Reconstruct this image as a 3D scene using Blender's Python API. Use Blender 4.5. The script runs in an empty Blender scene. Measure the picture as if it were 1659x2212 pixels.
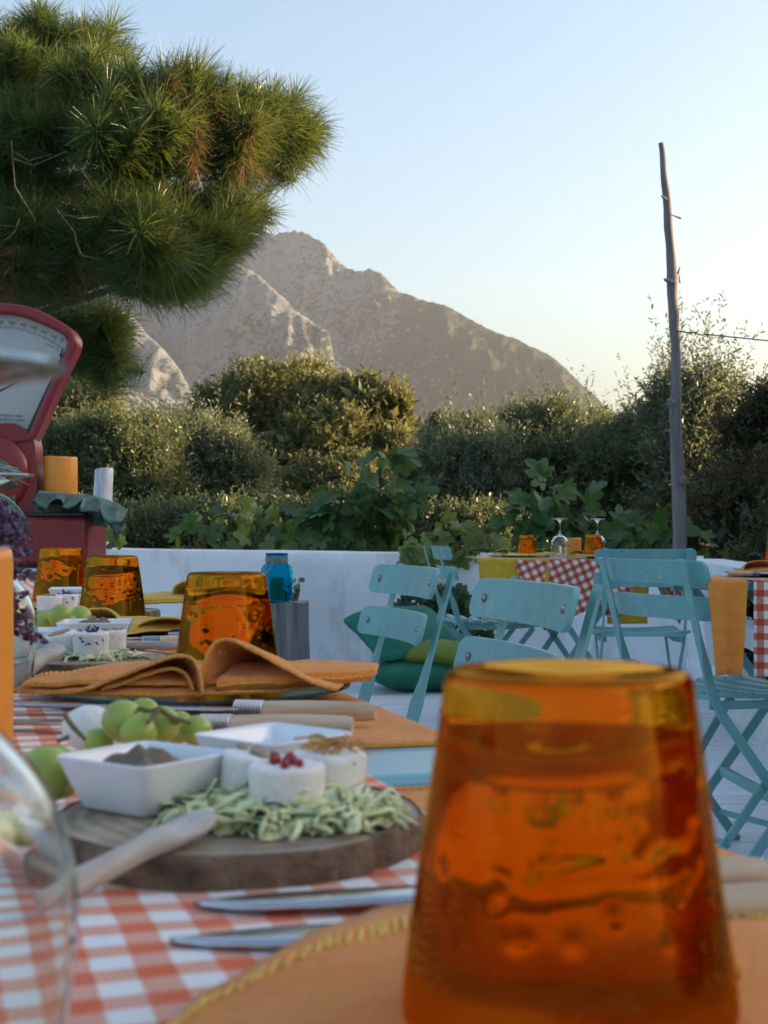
import bpy, bmesh, math, random
import numpy as np
from mathutils import Vector, Matrix, noise as mnoise

random.seed(7)
RNG = np.random.default_rng(11)
R = math.radians
PI = math.pi
scene = bpy.context.scene
COL = scene.collection

# ------------------------------------------------------------------ camera
CAM_H = 0.88
FPX = 3100.0            # focal length in pixels of a 1659 x 2211 frame
cam_d = bpy.data.cameras.new('camera')
cam = bpy.data.objects.new('camera', cam_d)
COL.objects.link(cam)
cam.location = (0, 0, CAM_H)
cam.rotation_euler = (R(90.71), 0, 0)
cam_d.sensor_fit = 'VERTICAL'
cam_d.sensor_height = 36.0
cam_d.lens = 36.0 * FPX / 2211.0
cam_d.clip_start = 0.02
cam_d.clip_end = 20000
cam_d.dof.use_dof = True
cam_d.dof.focus_distance = 2.3
cam_d.dof.aperture_fstop = 21.5
scene.camera = cam

# ------------------------------------------------------------------ sky, sun, exposure
SUN_AZ = 80.0           # degrees to the right of the view direction
SUN_EL = 9.0
world = bpy.data.worlds.new('World')
scene.world = world
world.use_nodes = True
wn = world.node_tree
bg = wn.nodes['Background']
sky = wn.nodes.new('ShaderNodeTexSky')
sky.sky_type = 'NISHITA'
sky.sun_disc = False
sky.sun_elevation = R(SUN_EL)
sky.sun_rotation = R(SUN_AZ)
sky.air_density = 1.0
sky.dust_density = 4.5
sky.ozone_density = 2.0
sky.altitude = 0
wn.links.new(sky.outputs[0], bg.inputs[0])
bg.inputs[1].default_value = 0.15
sd = bpy.data.lights.new('sun', 'SUN')
sd.energy = 5.0
sd.angle = R(0.55)
sd.color = (1.0, 0.72, 0.42)
sun = bpy.data.objects.new('sun', sd)
COL.objects.link(sun)
sdir = Vector((math.sin(R(SUN_AZ)) * math.cos(R(SUN_EL)), math.cos(R(SUN_AZ)) * math.cos(R(SUN_EL)), math.sin(R(SUN_EL))))
sun.rotation_euler = (-sdir).to_track_quat('-Z', 'Y').to_euler()
sun.location = (30, 20, 15)
scene.view_settings.view_transform = 'Standard'
scene.view_settings.look = 'None'
scene.view_settings.gamma = 1.0
scene.view_settings.use_curve_mapping = False
scene.view_settings.exposure = 1.75
scene.render.engine = 'CYCLES'
cy = scene.cycles
cy.use_denoising = True
cy.max_bounces = 14
cy.transmission_bounces = 14
cy.transparent_max_bounces = 12
cy.diffuse_bounces = 4
cy.glossy_bounces = 4
cy.volume_bounces = 0
cy.sample_clamp_indirect = 6.0
cy.blur_glossy = 0.5

# ------------------------------------------------------------------ helpers
def at(px, py, Y):
    return Vector(((px - 829.5) / FPX * Y, Y, CAM_H - (py - 1144.0) / FPX * Y))
def on(px, py, z):
    Y = (CAM_H - z) * FPX / (py - 1144.0)
    return Vector(((px - 829.5) / FPX * Y, Y, z))
def xat(px, Y):
    return (px - 829.5) / FPX * Y

def tag(o, label=None, cat=None, group=None, kind=None):
    if label: o['label'] = label
    if cat: o['category'] = cat
    if group: o['group'] = group
    if kind: o['kind'] = kind
    return o

def link(name, me, mats=None, parent=None, loc=None, rot=None, sc=None):
    o = bpy.data.objects.new(name, me)
    COL.objects.link(o)
    if me is not None and mats is not None and len(me.materials) == 0:
        for m in (mats if isinstance(mats, (list, tuple)) else [mats]):
            me.materials.append(m)
    if parent: o.parent = parent
    if loc is not None: o.location = loc
    if rot is not None: o.rotation_euler = rot
    if sc is not None: o.scale = sc if isinstance(sc, (tuple, list, Vector)) else (sc, sc, sc)
    return o

def empty(name, loc=(0, 0, 0), rot=(0, 0, 0), sc=None):
    o = link(name, None, loc=loc, rot=rot, sc=sc)
    o.empty_display_size = 0.05
    return o

def copy_tree(o, parent=None):
    c = o.copy()
    COL.objects.link(c)
    if parent: c.parent = parent
    for ch in list(o.children):
        copy_tree(ch, c)
    return c

def smooth(me, ang=40):
    me.shade_smooth()
    if ang < 180:
        me.set_sharp_from_angle(angle=R(ang))
    return me

class MB:
    """collects vertices and faces (with optional uv and material index)"""
    def __init__(s):
        s.v = []; s.f = []; s.uv = []; s.mi = []; s.has_uv = False
    def add(s, vs, fs, uvs=None, mi=0):
        b = len(s.v)
        s.v.extend([tuple(p) for p in vs])
        for k, f in enumerate(fs):
            s.f.append([i + b for i in f]); s.mi.append(mi)
            if uvs is not None:
                s.has_uv = True
                s.uv.append([uvs[i] for i in f])
            else:
                s.uv.append([(0, 0)] * len(f))
        return s
    def box(s, c, size, rot=None, mi=0, taper=1.0):
        hx, hy, hz = size[0] / 2, size[1] / 2, size[2] / 2
        vs = []
        for z, k in ((-hz, 1.0), (hz, taper)):
            for x, y in ((-hx, -hy), (hx, -hy), (hx, hy), (-hx, hy)):
                p = Vector((x * k, y * k, z))
                if rot is not None: p = rot @ p
                vs.append(p + Vector(c))
        return s.add(vs, [(3, 2, 1, 0), (4, 5, 6, 7), (0, 1, 5, 4), (1, 2, 6, 5), (2, 3, 7, 6), (3, 0, 4, 7)], mi=mi)
    def grid(s, fn, nu, nv, mi=0, closed_u=False, flip=False):
        vs = []; uv = []
        for j in range(nv + 1):
            for i in range(nu + (0 if closed_u else 1)):
                p = fn(i / nu, j / nv)
                if len(p) == 5: uv.append((p[3], p[4])); p = p[:3]
                else: uv.append((i / nu, j / nv))
                vs.append(p)
        w = nu if closed_u else nu + 1
        fs = []
        for j in range(nv):
            for i in range(nu):
                a = j * w + i; b = j * w + (i + 1) % w
                q = (a, b, b + w, a + w)
                fs.append(q[::-1] if flip else q)
        return s.add(vs, fs, uv, mi)
    def tube(s, path, rad, seg=8, mi=0, cap=True, flat=1.0):
        path = [Vector(p) for p in path]
        n = len(path)
        if not isinstance(rad, (list, tuple)): rad = [rad] * n
        up = Vector((0, 0, 1))
        d0 = (path[1] - path[0]).normalized()
        if abs(d0.dot(up)) > 0.9: up = Vector((0, 1, 0))
        nx = d0.cross(up).normalized()
        vs = []
        for i in range(n):
            if i == 0: d = path[1] - path[0]
            elif i == n - 1: d = path[-1] - path[-2]
            else: d = path[i + 1] - path[i - 1]
            d.normalize()
            nx = (nx - d * nx.dot(d)).normalized()
            ny = d.cross(nx)
            for k in range(seg):
                a = 2 * PI * k / seg
                vs.append(path[i] + nx * (math.cos(a) * rad[i]) + ny * (math.sin(a) * rad[i] * flat))
        fs = []
        for i in range(n - 1):
            for k in range(seg):
                a = i * seg + k; b = i * seg + (k + 1) % seg
                fs.append((a, b, b + seg, a + seg))
        if cap:
            fs.append(tuple(range(seg))[::-1])
            fs.append(tuple(range((n - 1) * seg, n * seg)))
        return s.add(vs, fs, mi=mi)
    def bar(s, path, sx, sn, mi=0, ax=Vector((1, 0, 0))):
        """flat bar in a plane perpendicular to ax; sx, sn: size along ax and along the normal at each point"""
        path = [Vector(p) for p in path]; n = len(path)
        vs = []
        for i in range(n):
            d = (path[min(i + 1, n - 1)] - path[max(i - 1, 0)]).normalized()
            nn = d.cross(ax).normalized()
            a = sx[i] / 2; b = sn[i] / 2
            for (p, q) in ((-1, -1), (1, -1), (1, 1), (-1, 1)):
                vs.append(path[i] + ax * (a * p) + nn * (b * q))
        fs = []
        for i in range(n - 1):
            for k in range(4):
                u = i * 4 + k; w = i * 4 + (k + 1) % 4
                fs.append((u, w, w + 4, u + 4))
        fs.append((3, 2, 1, 0)); fs.append(tuple(range(n * 4 - 4, n * 4)))
        return s.add(vs, fs, mi=mi)
    def lathe(s, prof, seg=32, mi=0, wob=None, closed=False):
        """prof: list of (r, z); wob(angle, r, z)->(r, z)"""
        n = len(prof); vs = []
        for (r, z) in prof:
            for k in range(seg):
                a = 2 * PI * k / seg
                rr, zz = (r, z) if wob is None else wob(a, r, z)
                vs.append((rr * math.cos(a), rr * math.sin(a), zz))
        fs = []
        m = n if closed else n - 1
        for i in range(m):
            for k in range(seg):
                a = i * seg + k; b = i * seg + (k + 1) % seg
                i2 = (i + 1) % n
                fs.append((a, b, i2 * seg + (k + 1) % seg, i2 * seg + k))
        b0 = len(s.f)
        s.add(vs, fs, mi=mi)
        if not closed:
            if prof[0][0] > 1e-6: s.add([vs[k] for k in range(seg)], [tuple(range(seg))[::-1]], mi=mi)
            if prof[-1][0] > 1e-6: s.add([vs[(n - 1) * seg + k] for k in range(seg)], [tuple(range(seg))], mi=mi)
        return s
    def sphere(s, c, r, seg=10, rings=7, mi=0, sc=(1, 1, 1)):
        vs = []; fs = []
        vs.append((c[0], c[1], c[2] - r * sc[2]))
        for j in range(1, rings):
            t = -PI / 2 + PI * j / rings
            for k in range(seg):
                a = 2 * PI * k / seg
                vs.append((c[0] + r * sc[0] * math.cos(t) * math.cos(a), c[1] + r * sc[1] * math.cos(t) * math.sin(a), c[2] + r * sc[2] * math.sin(t)))
        vs.append((c[0], c[1], c[2] + r * sc[2]))
        for k in range(seg):
            fs.append((0, 1 + (k + 1) % seg, 1 + k))
            for j in range(rings - 2):
                a = 1 + j * seg + k; b = 1 + j * seg + (k + 1) % seg
                fs.append((a, b, b + seg, a + seg))
            t = 1 + (rings - 2) * seg
            fs.append((t + k, t + (k + 1) % seg, len(vs) - 1))
        return s.add(vs, fs, mi=mi)
    def mesh(s, name, ang=40, merge=False):
        me = bpy.data.meshes.new(name)
        me.from_pydata(s.v, [], s.f)
        if any(s.mi): me.polygons.foreach_set('material_index', s.mi)
        if s.has_uv:
            l = me.uv_layers.new(name='UVMap')
            l.data.foreach_set('uv', [c for f in s.uv for p in f for c in p])
        if merge:
            bm = bmesh.new(); bm.from_mesh(me)
            bmesh.ops.remove_doubles(bm, verts=bm.verts, dist=1e-6)
            bm.to_mesh(me); bm.free()
        smooth(me, ang)
        return me
    def build(s, name, mats, parent=None, ang=40, loc=None, rot=None, bevel=0, **k):
        o = link(name, s.mesh(name, ang), mats, parent, loc, rot, k.get('sc'))
        if bevel:
            b = o.modifiers.new('bevel', 'BEVEL'); b.width = bevel; b.segments = 2; b.limit_method = 'ANGLE'; b.angle_limit = R(35)
            b.harden_normals = False
        if k.get('solid'):
            so = o.modifiers.new('solid', 'SOLIDIFY'); so.thickness = k['solid']; so.offset = 0
        if k.get('sub'):
            su = o.modifiers.new('sub', 'SUBSURF'); su.levels = k['sub']; su.render_levels = k['sub']
        return o

def np_mesh(name, V, quads, ang=None):
    me = bpy.data.meshes.new(name)
    V = np.ascontiguousarray(V, dtype=np.float32); Q = np.ascontiguousarray(quads, dtype=np.int32)
    me.vertices.add(len(V)); me.vertices.foreach_set('co', V.ravel())
    k = Q.shape[1]
    me.loops.add(Q.size); me.loops.foreach_set('vertex_index', Q.ravel())
    me.polygons.add(len(Q))
    me.polygons.foreach_set('loop_start', np.arange(0, Q.size, k, dtype=np.int32))
    me.update(calc_edges=True)
    if ang: smooth(me, ang)
    return me

def unit(a):
    return a / np.maximum(np.linalg.norm(a, axis=-1, keepdims=True), 1e-9)

# value noise in numpy
def vnoise(x, y, seed=0):
    xi = np.floor(x).astype(np.int64); yi = np.floor(y).astype(np.int64)
    xf = x - xi; yf = y - yi
    u = xf * xf * (3 - 2 * xf); v = yf * yf * (3 - 2 * yf)
    def h(a, b):
        n = (a * 374761393 + b * 668265263 + seed * 1442695041) & 0xFFFFFFFF
        n = ((n ^ (n >> 13)) * 1274126177) & 0xFFFFFFFF
        return ((n ^ (n >> 16)) & 0xFFFF) / 65535.0
    return (h(xi, yi) * (1 - u) + h(xi + 1, yi) * u) * (1 - v) + (h(xi, yi + 1) * (1 - u) + h(xi + 1, yi + 1) * u) * v
def fbm(x, y, o=5, seed=0, ridged=False):
    t = 0; a = 0.5; s = 0
    for k in range(o):
        n = vnoise(x * 2 ** k, y * 2 ** k, seed + k)
        if ridged: n = 1 - np.abs(2 * n - 1)
        t = t + a * n; s += a; a *= 0.5
    return t / s

# ------------------------------------------------------------------ materials
def new_mat(name):
    m = bpy.data.materials.new(name); m.use_nodes = True
    return m, m.node_tree.nodes, m.node_tree.links, m.node_tree.nodes['Principled BSDF']

def nmix(nt, fac, a, b, mode='MIX'):
    n = nt.nodes.new('ShaderNodeMix'); n.data_type = 'RGBA'; n.blend_type = mode
    for sock, v in ((n.inputs[0], fac), (n.inputs[6], a), (n.inputs[7], b)):
        if isinstance(v, bpy.types.NodeSocket): nt.links.new(v, sock)
        elif isinstance(v, (int, float)): sock.default_value = v
        else: sock.default_value = (*v, 1) if len(v) == 3 else v
    return n.outputs[2]
def nmath(nt, op, a, b=None, clamp=False):
    n = nt.nodes.new('ShaderNodeMath'); n.operation = op; n.use_clamp = clamp
    for k, v in enumerate((a, b)):
        if v is None: continue
        if isinstance(v, bpy.types.NodeSocket): nt.links.new(v, n.inputs[k])
        else: n.inputs[k].default_value = v
    return n.outputs[0]
def nnoise(nt, scale, detail=4, rough=0.55, vec=None, dist=0):
    n = nt.nodes.new('ShaderNodeTexNoise')
    n.inputs['Scale'].default_value = scale; n.inputs['Detail'].default_value = detail
    n.inputs['Roughness'].default_value = rough; n.inputs['Distortion'].default_value = dist
    if vec is not None: nt.links.new(vec, n.inputs['Vector'])
    return n.outputs[0]
def ncoord(nt, kind='Object', scale=None, rot=None):
    n = nt.nodes.new('ShaderNodeTexCoord')
    out = n.outputs[kind]
    if scale or rot:
        m = nt.nodes.new('ShaderNodeMapping')
        if scale: m.inputs['Scale'].default_value = scale
        if rot: m.inputs['Rotation'].default_value = rot
        nt.links.new(out, m.inputs[0]); out = m.outputs[0]
    return out
def nramp(nt, fac, stops):
    n = nt.nodes.new('ShaderNodeValToRGB')
    el = n.color_ramp.elements
    while len(el) < len(stops): el.new(0.5)
    for e, (p, c) in zip(el, stops):
        e.position = p; e.color = (*c, 1) if len(c) == 3 else c
    nt.links.new(fac, n.inputs[0])
    return n.outputs[0]
def nbump(nt, h, strength, dist=0.01):
    n = nt.nodes.new('ShaderNodeBump')
    n.inputs['Strength'].default_value = strength; n.inputs['Distance'].default_value = dist
    nt.links.new(h, n.inputs['Height'])
    return n.outputs[0]

def pbr(name, col, rough=0.5, var=0.12, scale=12, bump=0.0, bscale=60, bdist=0.002, metal=0, spec=0.5, sub=0, stretch=None, col2=None, subcol=None, sheen=0):
    m, N, L, p = new_mat(name); nt = m.node_tree
    vec = ncoord(nt, 'Object', stretch)
    c1 = tuple(min(1, c * (1 - var)) for c in col); c2 = tuple(min(1, c * (1 + var)) for c in (col2 or col))
    n = nnoise(nt, scale, 5, 0.6, vec)
    L.new(nramp(nt, n, [(0.3, c1), (0.7, c2)]), p.inputs['Base Color'])
    p.inputs['Roughness'].default_value = rough
    p.inputs['Metallic'].default_value = metal
    p.inputs['Specular IOR Level'].default_value = spec
    if sub:
        p.inputs['Subsurface Weight'].default_value = sub
        p.inputs['Subsurface Radius'].default_value = (0.01, 0.006, 0.003)
        p.inputs['Subsurface Scale'].default_value = 0.6
    if sheen: p.inputs['Sheen Weight'].default_value = sheen
    if bump:
        L.new(nbump(nt, nnoise(nt, bscale, 4, 0.6, vec), bump, bdist), p.inputs['Normal'])
    return m

def leaf_mat(name, c1, c2, ctr, trans=0.35, rough=0.45, dead=None):
    m, N, L, p = new_mat(name); nt = m.node_tree
    g = N.new('ShaderNodeNewGeometry')
    oi = N.new('ShaderNodeObjectInfo')
    rnd = nmath(nt, 'FRACT', nmath(nt, 'ADD', g.outputs['Random Per Island'], nmath(nt, 'MULTIPLY', oi.outputs['Random'], 7.31)))
    stops = [(0.0, c1), (0.9, c2)]
    if dead: stops = [(0.0, c1), (0.86, c2), (0.93, dead)]
    col = nramp(nt, rnd, stops)
    L.new(col, p.inputs['Base Color'])
    p.inputs['Roughness'].default_value = rough
    t = N.new('ShaderNodeBsdfTranslucent')
    L.new(nmix(nt, 0.6, col, ctr), t.inputs[0])
    mx = N.new('ShaderNodeMixShader'); mx.inputs[0].default_value = trans
    L.new(p.outputs[0], mx.inputs[1]); L.new(t.outputs[0], mx.inputs[2])
    L.new(mx.outputs[0], N['Material Output'].inputs[0])
    return m

def glass_mat(name, col, rough=0.0, ior=1.48):
    m, N, L, p = new_mat(name)
    g = N.new('ShaderNodeBsdfGlass')
    g.inputs['Color'].default_value = (*col, 1); g.inputs['Roughness'].default_value = rough; g.inputs['IOR'].default_value = ior
    L.new(g.outputs[0], N['Material Output'].inputs[0])
    return m

def cloth_mat(name, col, col2, weave=900, rough=0.9):
    """plain woven cloth: fine warp and weft from the uv (metres)"""
    m, N, L, p = new_mat(name); nt = m.node_tree
    uv = ncoord(nt, 'UV')
    sp = N.new('ShaderNodeSeparateXYZ'); L.new(uv, sp.inputs[0])
    sx = nmath(nt, 'SINE', nmath(nt, 'MULTIPLY', sp.outputs[0], weave * 2 * PI))
    sy = nmath(nt, 'SINE', nmath(nt, 'MULTIPLY', sp.outputs[1], weave * 2 * PI))
    wv = nmath(nt, 'MULTIPLY', sx, sy)
    n1 = nnoise(nt, 35, 5, 0.6, uv)
    n2 = nnoise(nt, 500, 2, 0.6, uv)
    f = nmath(nt, 'ADD', nmath(nt, 'MULTIPLY', n1, 0.6), nmath(nt, 'MULTIPLY', n2, 0.4))
    L.new(nramp(nt, f, [(0.3, col), (0.72, col2)]), p.inputs['Base Color'])
    h = nmath(nt, 'ADD', nmath(nt, 'ADD', nmath(nt, 'MULTIPLY', wv, 0.00022), nmath(nt, 'MULTIPLY', n2, 0.0004)), nmath(nt, 'MULTIPLY', nnoise(nt, 22, 4, 0.55, uv, 1.5), 0.006))
    L.new(nbump(nt, h, 0.9, 1.0), p.inputs['Normal'])
    p.inputs['Roughness'].default_value = rough
    p.inputs['Sheen Weight'].default_value = 0.25
    p.inputs['Specular IOR Level'].default_value = 0.2
    return m

def gingham_mat(name, deep, mid, light, period):
    m, N, L, p = new_mat(name); nt = m.node_tree
    uv = ncoord(nt, 'UV')
    nz = N.new('ShaderNodeTexNoise'); nz.inputs['Scale'].default_value = 18
    L.new(uv, nz.inputs['Vector'])
    va = N.new('ShaderNodeVectorMath'); va.operation = 'MULTIPLY_ADD'
    L.new(nz.outputs[1], va.inputs[0]); va.inputs[1].default_value = (period * 0.12,) * 3; L.new(uv, va.inputs[2])
    sp = N.new('ShaderNodeSeparateXYZ'); L.new(va.outputs[0], sp.inputs[0])
    def stripe(s):
        f = nmath(nt, 'FRACT', nmath(nt, 'DIVIDE', s, period))
        d = nmath(nt, 'ABSOLUTE', nmath(nt, 'SUBTRACT', f, 0.5))
        return nmath(nt, 'MULTIPLY', nmath(nt, 'SUBTRACT', 0.262, d), 22, clamp=True)
    a = stripe(sp.outputs[0]); b = stripe(sp.outputs[1])
    s = nmath(nt, 'MULTIPLY', nmath(nt, 'ADD', a, b), 0.5)
    c = nramp(nt, s, [(0.0, light), (0.5, mid), (1.0, deep)])
    c = nmix(nt, 0.25, c, nramp(nt, nnoise(nt, 700, 3, 0.7, uv), [(0.3, (0.45, 0.45, 0.45)), (0.7, (1, 1, 1))]), 'MULTIPLY')
    L.new(c, p.inputs['Base Color'])
    wr = nmath(nt, 'ADD', nmath(nt, 'MULTIPLY', nnoise(nt, 14, 4, 0.55, uv, 1.2), 0.006), nmath(nt, 'MULTIPLY', nnoise(nt, 1200, 3, 0.6, uv), 0.0002))
    L.new(nbump(nt, wr, 0.9, 1.0), p.inputs['Normal'])
    p.inputs['Roughness'].default_value = 0.9
    p.inputs['Specular IOR Level'].default_value = 0.2
    p.inputs['Sheen Weight'].default_value = 0.15
    return m

def wood_mat(name, c1, c2, scale=(8, 80, 80), rough=0.65, bump=0.25, ring=False, rs=120):
    m, N, L, p = new_mat(name); nt = m.node_tree
    if ring:
        vec = ncoord(nt, 'Object')
        w = N.new('ShaderNodeTexWave'); w.wave_type = 'RINGS'; w.rings_direction = 'Z'
        w.inputs['Scale'].default_value = rs; w.inputs['Distortion'].default_value = 3.5; w.inputs['Detail'].default_value = 3; w.inputs['Detail Scale'].default_value = 1.2
        L.new(vec, w.inputs[0])
        n = nmath(nt, 'ADD', nmath(nt, 'MULTIPLY', w.outputs['Fac'], 0.16), nmath(nt, 'MULTIPLY', nnoise(nt, 40, 5, 0.65, vec), 0.84))
    else:
        vec = ncoord(nt, 'Object', scale)
        n = nnoise(nt, 1.0, 6, 0.65, vec, 0.4)
    L.new(nramp(nt, n, [(0.32, c1), (0.68, c2)]), p.inputs['Base Color'])
    p.inputs['Roughness'].default_value = rough
    L.new(nbump(nt, n, bump, 0.002), p.inputs['Normal'])
    return m

M = {}
M['teal'] = pbr('teal_paint', (0.16, 0.375, 0.375), 0.40, 0.10, 14, 0.12, 90, 0.001)
def wear(m, col, scale, thr, amt, stretch=None):
    nt = m.node_tree; p_ = nt.nodes['Principled BSDF']; src_ = p_.inputs['Base Color'].links[0].from_socket
    n = nnoise(nt, scale, 6, 0.7, ncoord(nt, 'Object', stretch))
    f = nmath(nt, 'MULTIPLY', nmath(nt, 'SUBTRACT', n, thr), 14, clamp=True)
    nt.links.new(nmix(nt, nmath(nt, 'MULTIPLY', f, amt), src_, col), p_.inputs['Base Color'])
wear(M['teal'], (0.30, 0.44, 0.44), 24, 0.56, 0.55); wear(M['teal'], (0.10, 0.055, 0.03), 55, 0.675, 0.9)
M['tabletop_blue'] = pbr('pale_blue_paint', (0.17, 0.42, 0.50), 0.22, 0.08, 9, 0.08, 80, 0.001)
M['steel'] = pbr('steel', (0.55, 0.56, 0.58), 0.16, 0.1, 40, 0, metal=1)
M['rivet'] = pbr('rivet_steel', (0.32, 0.31, 0.30), 0.4, 0.3, 90, metal=1)
M['wire'] = pbr('wire_wrap', (0.40, 0.42, 0.47), 0.3, 0.2, 60, metal=1)
M['handle'] = wood_mat('beech_handle', (0.42, 0.27, 0.155), (0.68, 0.50, 0.34), (14, 120, 120), 0.6, 0.3)
M['spoonwood'] = wood_mat('grey_spoon_wood', (0.34, 0.30, 0.26), (0.58, 0.52, 0.46), (30, 120, 120), 0.75, 0.3)
M['slab'] = wood_mat('slab_face', (0.19, 0.135, 0.090), (0.42, 0.33, 0.24), rough=0.8, bump=0.25, ring=True, rs=38)
M['bark'] = pbr('slab_bark', (0.085, 0.048, 0.028), 0.9, 0.35, 60, 0.9, 90, 0.006, col2=(0.20, 0.130, 0.082), stretch=(1, 1, 1.3))
M['stump'] = wood_mat('weathered_stump', (0.075, 0.072, 0.075), (0.25, 0.245, 0.25), (26, 26, 2.2), 0.9, 0.8)
M['stump_top'] = wood_mat('stump_top', (0.30, 0.28, 0.25), (0.46, 0.44, 0.40), rough=0.9, bump=0.3, ring=True, rs=22)
M['porcelain'] = pbr('white_porcelain', (0.80, 0.81, 0.84), 0.12, 0.02, 10)
M['cheese'] = pbr('fresh_cheese', (0.82, 0.79, 0.74), 0.6, 0.05, 90, 0.5, 220, 0.003, sub=0.2)
M['amber_in'] = glass_mat('amber_inside', (1.0, 0.88, 0.28))
M['amber_out'] = glass_mat('amber_outside', (1.0, 0.58, 0.11))
M['clear'] = glass_mat('clear_glass', (0.97, 0.985, 0.98))
M['plate'] = pbr('blue_black_plate', (0.012, 0.045, 0.065), 0.14, 0.2, 14)
M['orange_cloth'] = cloth_mat('orange_cloth', (0.78, 0.215, 0.026), (0.93, 0.37, 0.058), 700)
M['yellow_cloth'] = cloth_mat('mustard_cloth', (0.52, 0.32, 0.022), (0.74, 0.48, 0.045), 700)
M['orange_hem'] = pbr('orange_hem', (0.70, 0.33, 0.07), 0.9, 0.3, 400, 0.6, 500, 0.001)
M['yellow_hem'] = pbr('mustard_hem', (0.66, 0.47, 0.08), 0.9, 0.3, 400, 0.6, 500, 0.001)
M['stitch'] = pbr('yellow_stitch', (0.80, 0.52, 0.12), 0.9, 0.2, 200)
M['gingham'] = gingham_mat('terracotta_gingham', (0.78, 0.135, 0.042), (0.80, 0.38, 0.27), (0.88, 0.86, 0.84), 0.0235)
M['gingham_red'] = gingham_mat('red_gingham', (0.50, 0.065, 0.03), (0.60, 0.21, 0.14), (0.78, 0.76, 0.75), 0.036)
M['whitewash'] = pbr('whitewash', (0.83, 0.84, 0.86), 0.75, 0.05, 3.0, 0.5, 9, 0.02)
wear(M['whitewash'], (0.52, 0.52, 0.53), 3.2, 0.52, 0.42, (1, 1, 0.45)); wear(M['whitewash'], (0.60, 0.57, 0.52), 14, 0.66, 0.4)
M['deck'] = pbr('white_deck_paint', (0.76, 0.77, 0.79), 0.42, 0.09, 7.0, 0.25, 45, 0.003, stretch=(0.35, 2.5, 1))
wear(M['deck'], (0.42, 0.43, 0.45), 5, 0.57, 0.35, (0.4, 2, 1)); wear(M['deck'], (0.30, 0.29, 0.28), 40, 0.69, 0.5)
M['red'] = pbr('scale_red', (0.215, 0.018, 0.024), 0.32, 0.08, 20, 0.05, 200, 0.001)
M['black'] = pbr('black_paint', (0.015, 0.015, 0.018), 0.45, 0.3, 20)
M['dial'] = pbr('dial_white', (0.62, 0.66, 0.68), 0.35, 0.05, 9)
M['ink'] = pbr('dial_ink', (0.02, 0.025, 0.05), 0.5, 0.1, 20)
M['wax'] = pbr('orange_wax', (0.80, 0.30, 0.035), 0.42, 0.08, 14, sub=0.35)
M['grape'] = pbr('green_grape', (0.34, 0.42, 0.075), 0.28, 0.2, 60, sub=0.45)
M['grapestem'] = pbr('grape_stem', (0.14, 0.12, 0.035), 0.7, 0.3, 60)
M['berry'] = pbr('red_berry', (0.30, 0.012, 0.02), 0.3, 0.3, 90)
M['nut'] = pbr('nut', (0.42, 0.30, 0.21), 0.7, 0.25, 90)
M['crisp'] = pbr('fried_onion', (0.55, 0.27, 0.06), 0.6, 0.35, 120)
M['petal'] = pbr('blue_petal', (0.055, 0.045, 0.15), 0.7, 0.4, 120)
M['zuc'] = pbr('zucchini_flesh', (0.76, 0.76, 0.40), 0.4, 0.25, 70, 0.3, 160, 0.001, sub=0.2)
M['zucskin'] = pbr('zucchini_skin', (0.05, 0.085, 0.022), 0.5, 0.3, 90)
M['paste'] = pbr('brown_paste', (0.20, 0.14, 0.09), 0.5, 0.3, 60, 0.8, 90, 0.006)
M['jar'] = glass_mat('turquoise_glass', (0.10, 0.74, 0.86), 0.04)
M['raffia'] = pbr('raffia', (0.30, 0.24, 0.17), 0.85, 0.3, 80, 0.8, 120, 0.004, stretch=(1, 1, 12))
M['cushion_dark'] = pbr('emerald_fabric', (0.008, 0.14, 0.09), 0.7, 0.2, 12, 0.3, 30, 0.006)
M['cushion_olive'] = pbr('olive_fabric', (0.16, 0.21, 0.022), 0.75, 0.15, 12, 0.3, 30, 0.006)
M['pole'] = wood_mat('driftwood_pole', (0.12, 0.105, 0.11), (0.26, 0.23, 0.23), (30, 30, 3), 0.85, 0.6)
M['post'] = wood_mat('white_worn_post', (0.42, 0.43, 0.45), (0.72, 0.73, 0.76), (40, 40, 6), 0.8, 0.4)
M['trunk'] = pbr('olive_bark', (0.09, 0.07, 0.05), 0.95, 0.4, 20, 0.9, 30, 0.03, stretch=(1, 1, 0.25))
M['twig'] = pbr('grey_twig', (0.12, 0.10, 0.085), 0.9, 0.3, 30)
M['olive'] = leaf_mat('olive_leaf', (0.050, 0.080, 0.038), (0.135, 0.170, 0.085), (0.34, 0.34, 0.09), 0.30, 0.4)
M['olive_grey'] = leaf_mat('olive_leaf_silver', (0.085, 0.112, 0.070), (0.19, 0.22, 0.14), (0.36, 0.36, 0.12), 0.30, 0.45)
M['olive_big'] = leaf_mat('wild_olive_leaf', (0.066, 0.090, 0.040), (0.165, 0.175, 0.075), (0.40, 0.36, 0.08), 0.34, 0.45, (0.17, 0.13, 0.05))
M['dark_leaf'] = leaf_mat('dark_shrub_leaf', (0.024, 0.034, 0.020), (0.065, 0.075, 0.038), (0.28, 0.22, 0.06), 0.34, 0.4, (0.12, 0.06, 0.025))
M['needle'] = leaf_mat('pine_needle', (0.017, 0.052, 0.020), (0.062, 0.110, 0.030), (0.32, 0.36, 0.06), 0.34, 0.35)
M['needle_dead'] = leaf_mat('dead_pine_needle', (0.12, 0.05, 0.02), (0.22, 0.10, 0.04), (0.35, 0.16, 0.05), 0.3, 0.6)
M['fig'] = leaf_mat('fig_leaf', (0.035, 0.085, 0.028), (0.085, 0.16, 0.045), (0.20, 0.34, 0.05), 0.3, 0.45)
M['vine'] = leaf_mat('vine_leaf', (0.07, 0.13, 0.03), (0.17, 0.23, 0.05), (0.36, 0.42, 0.07), 0.35, 0.45)
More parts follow.
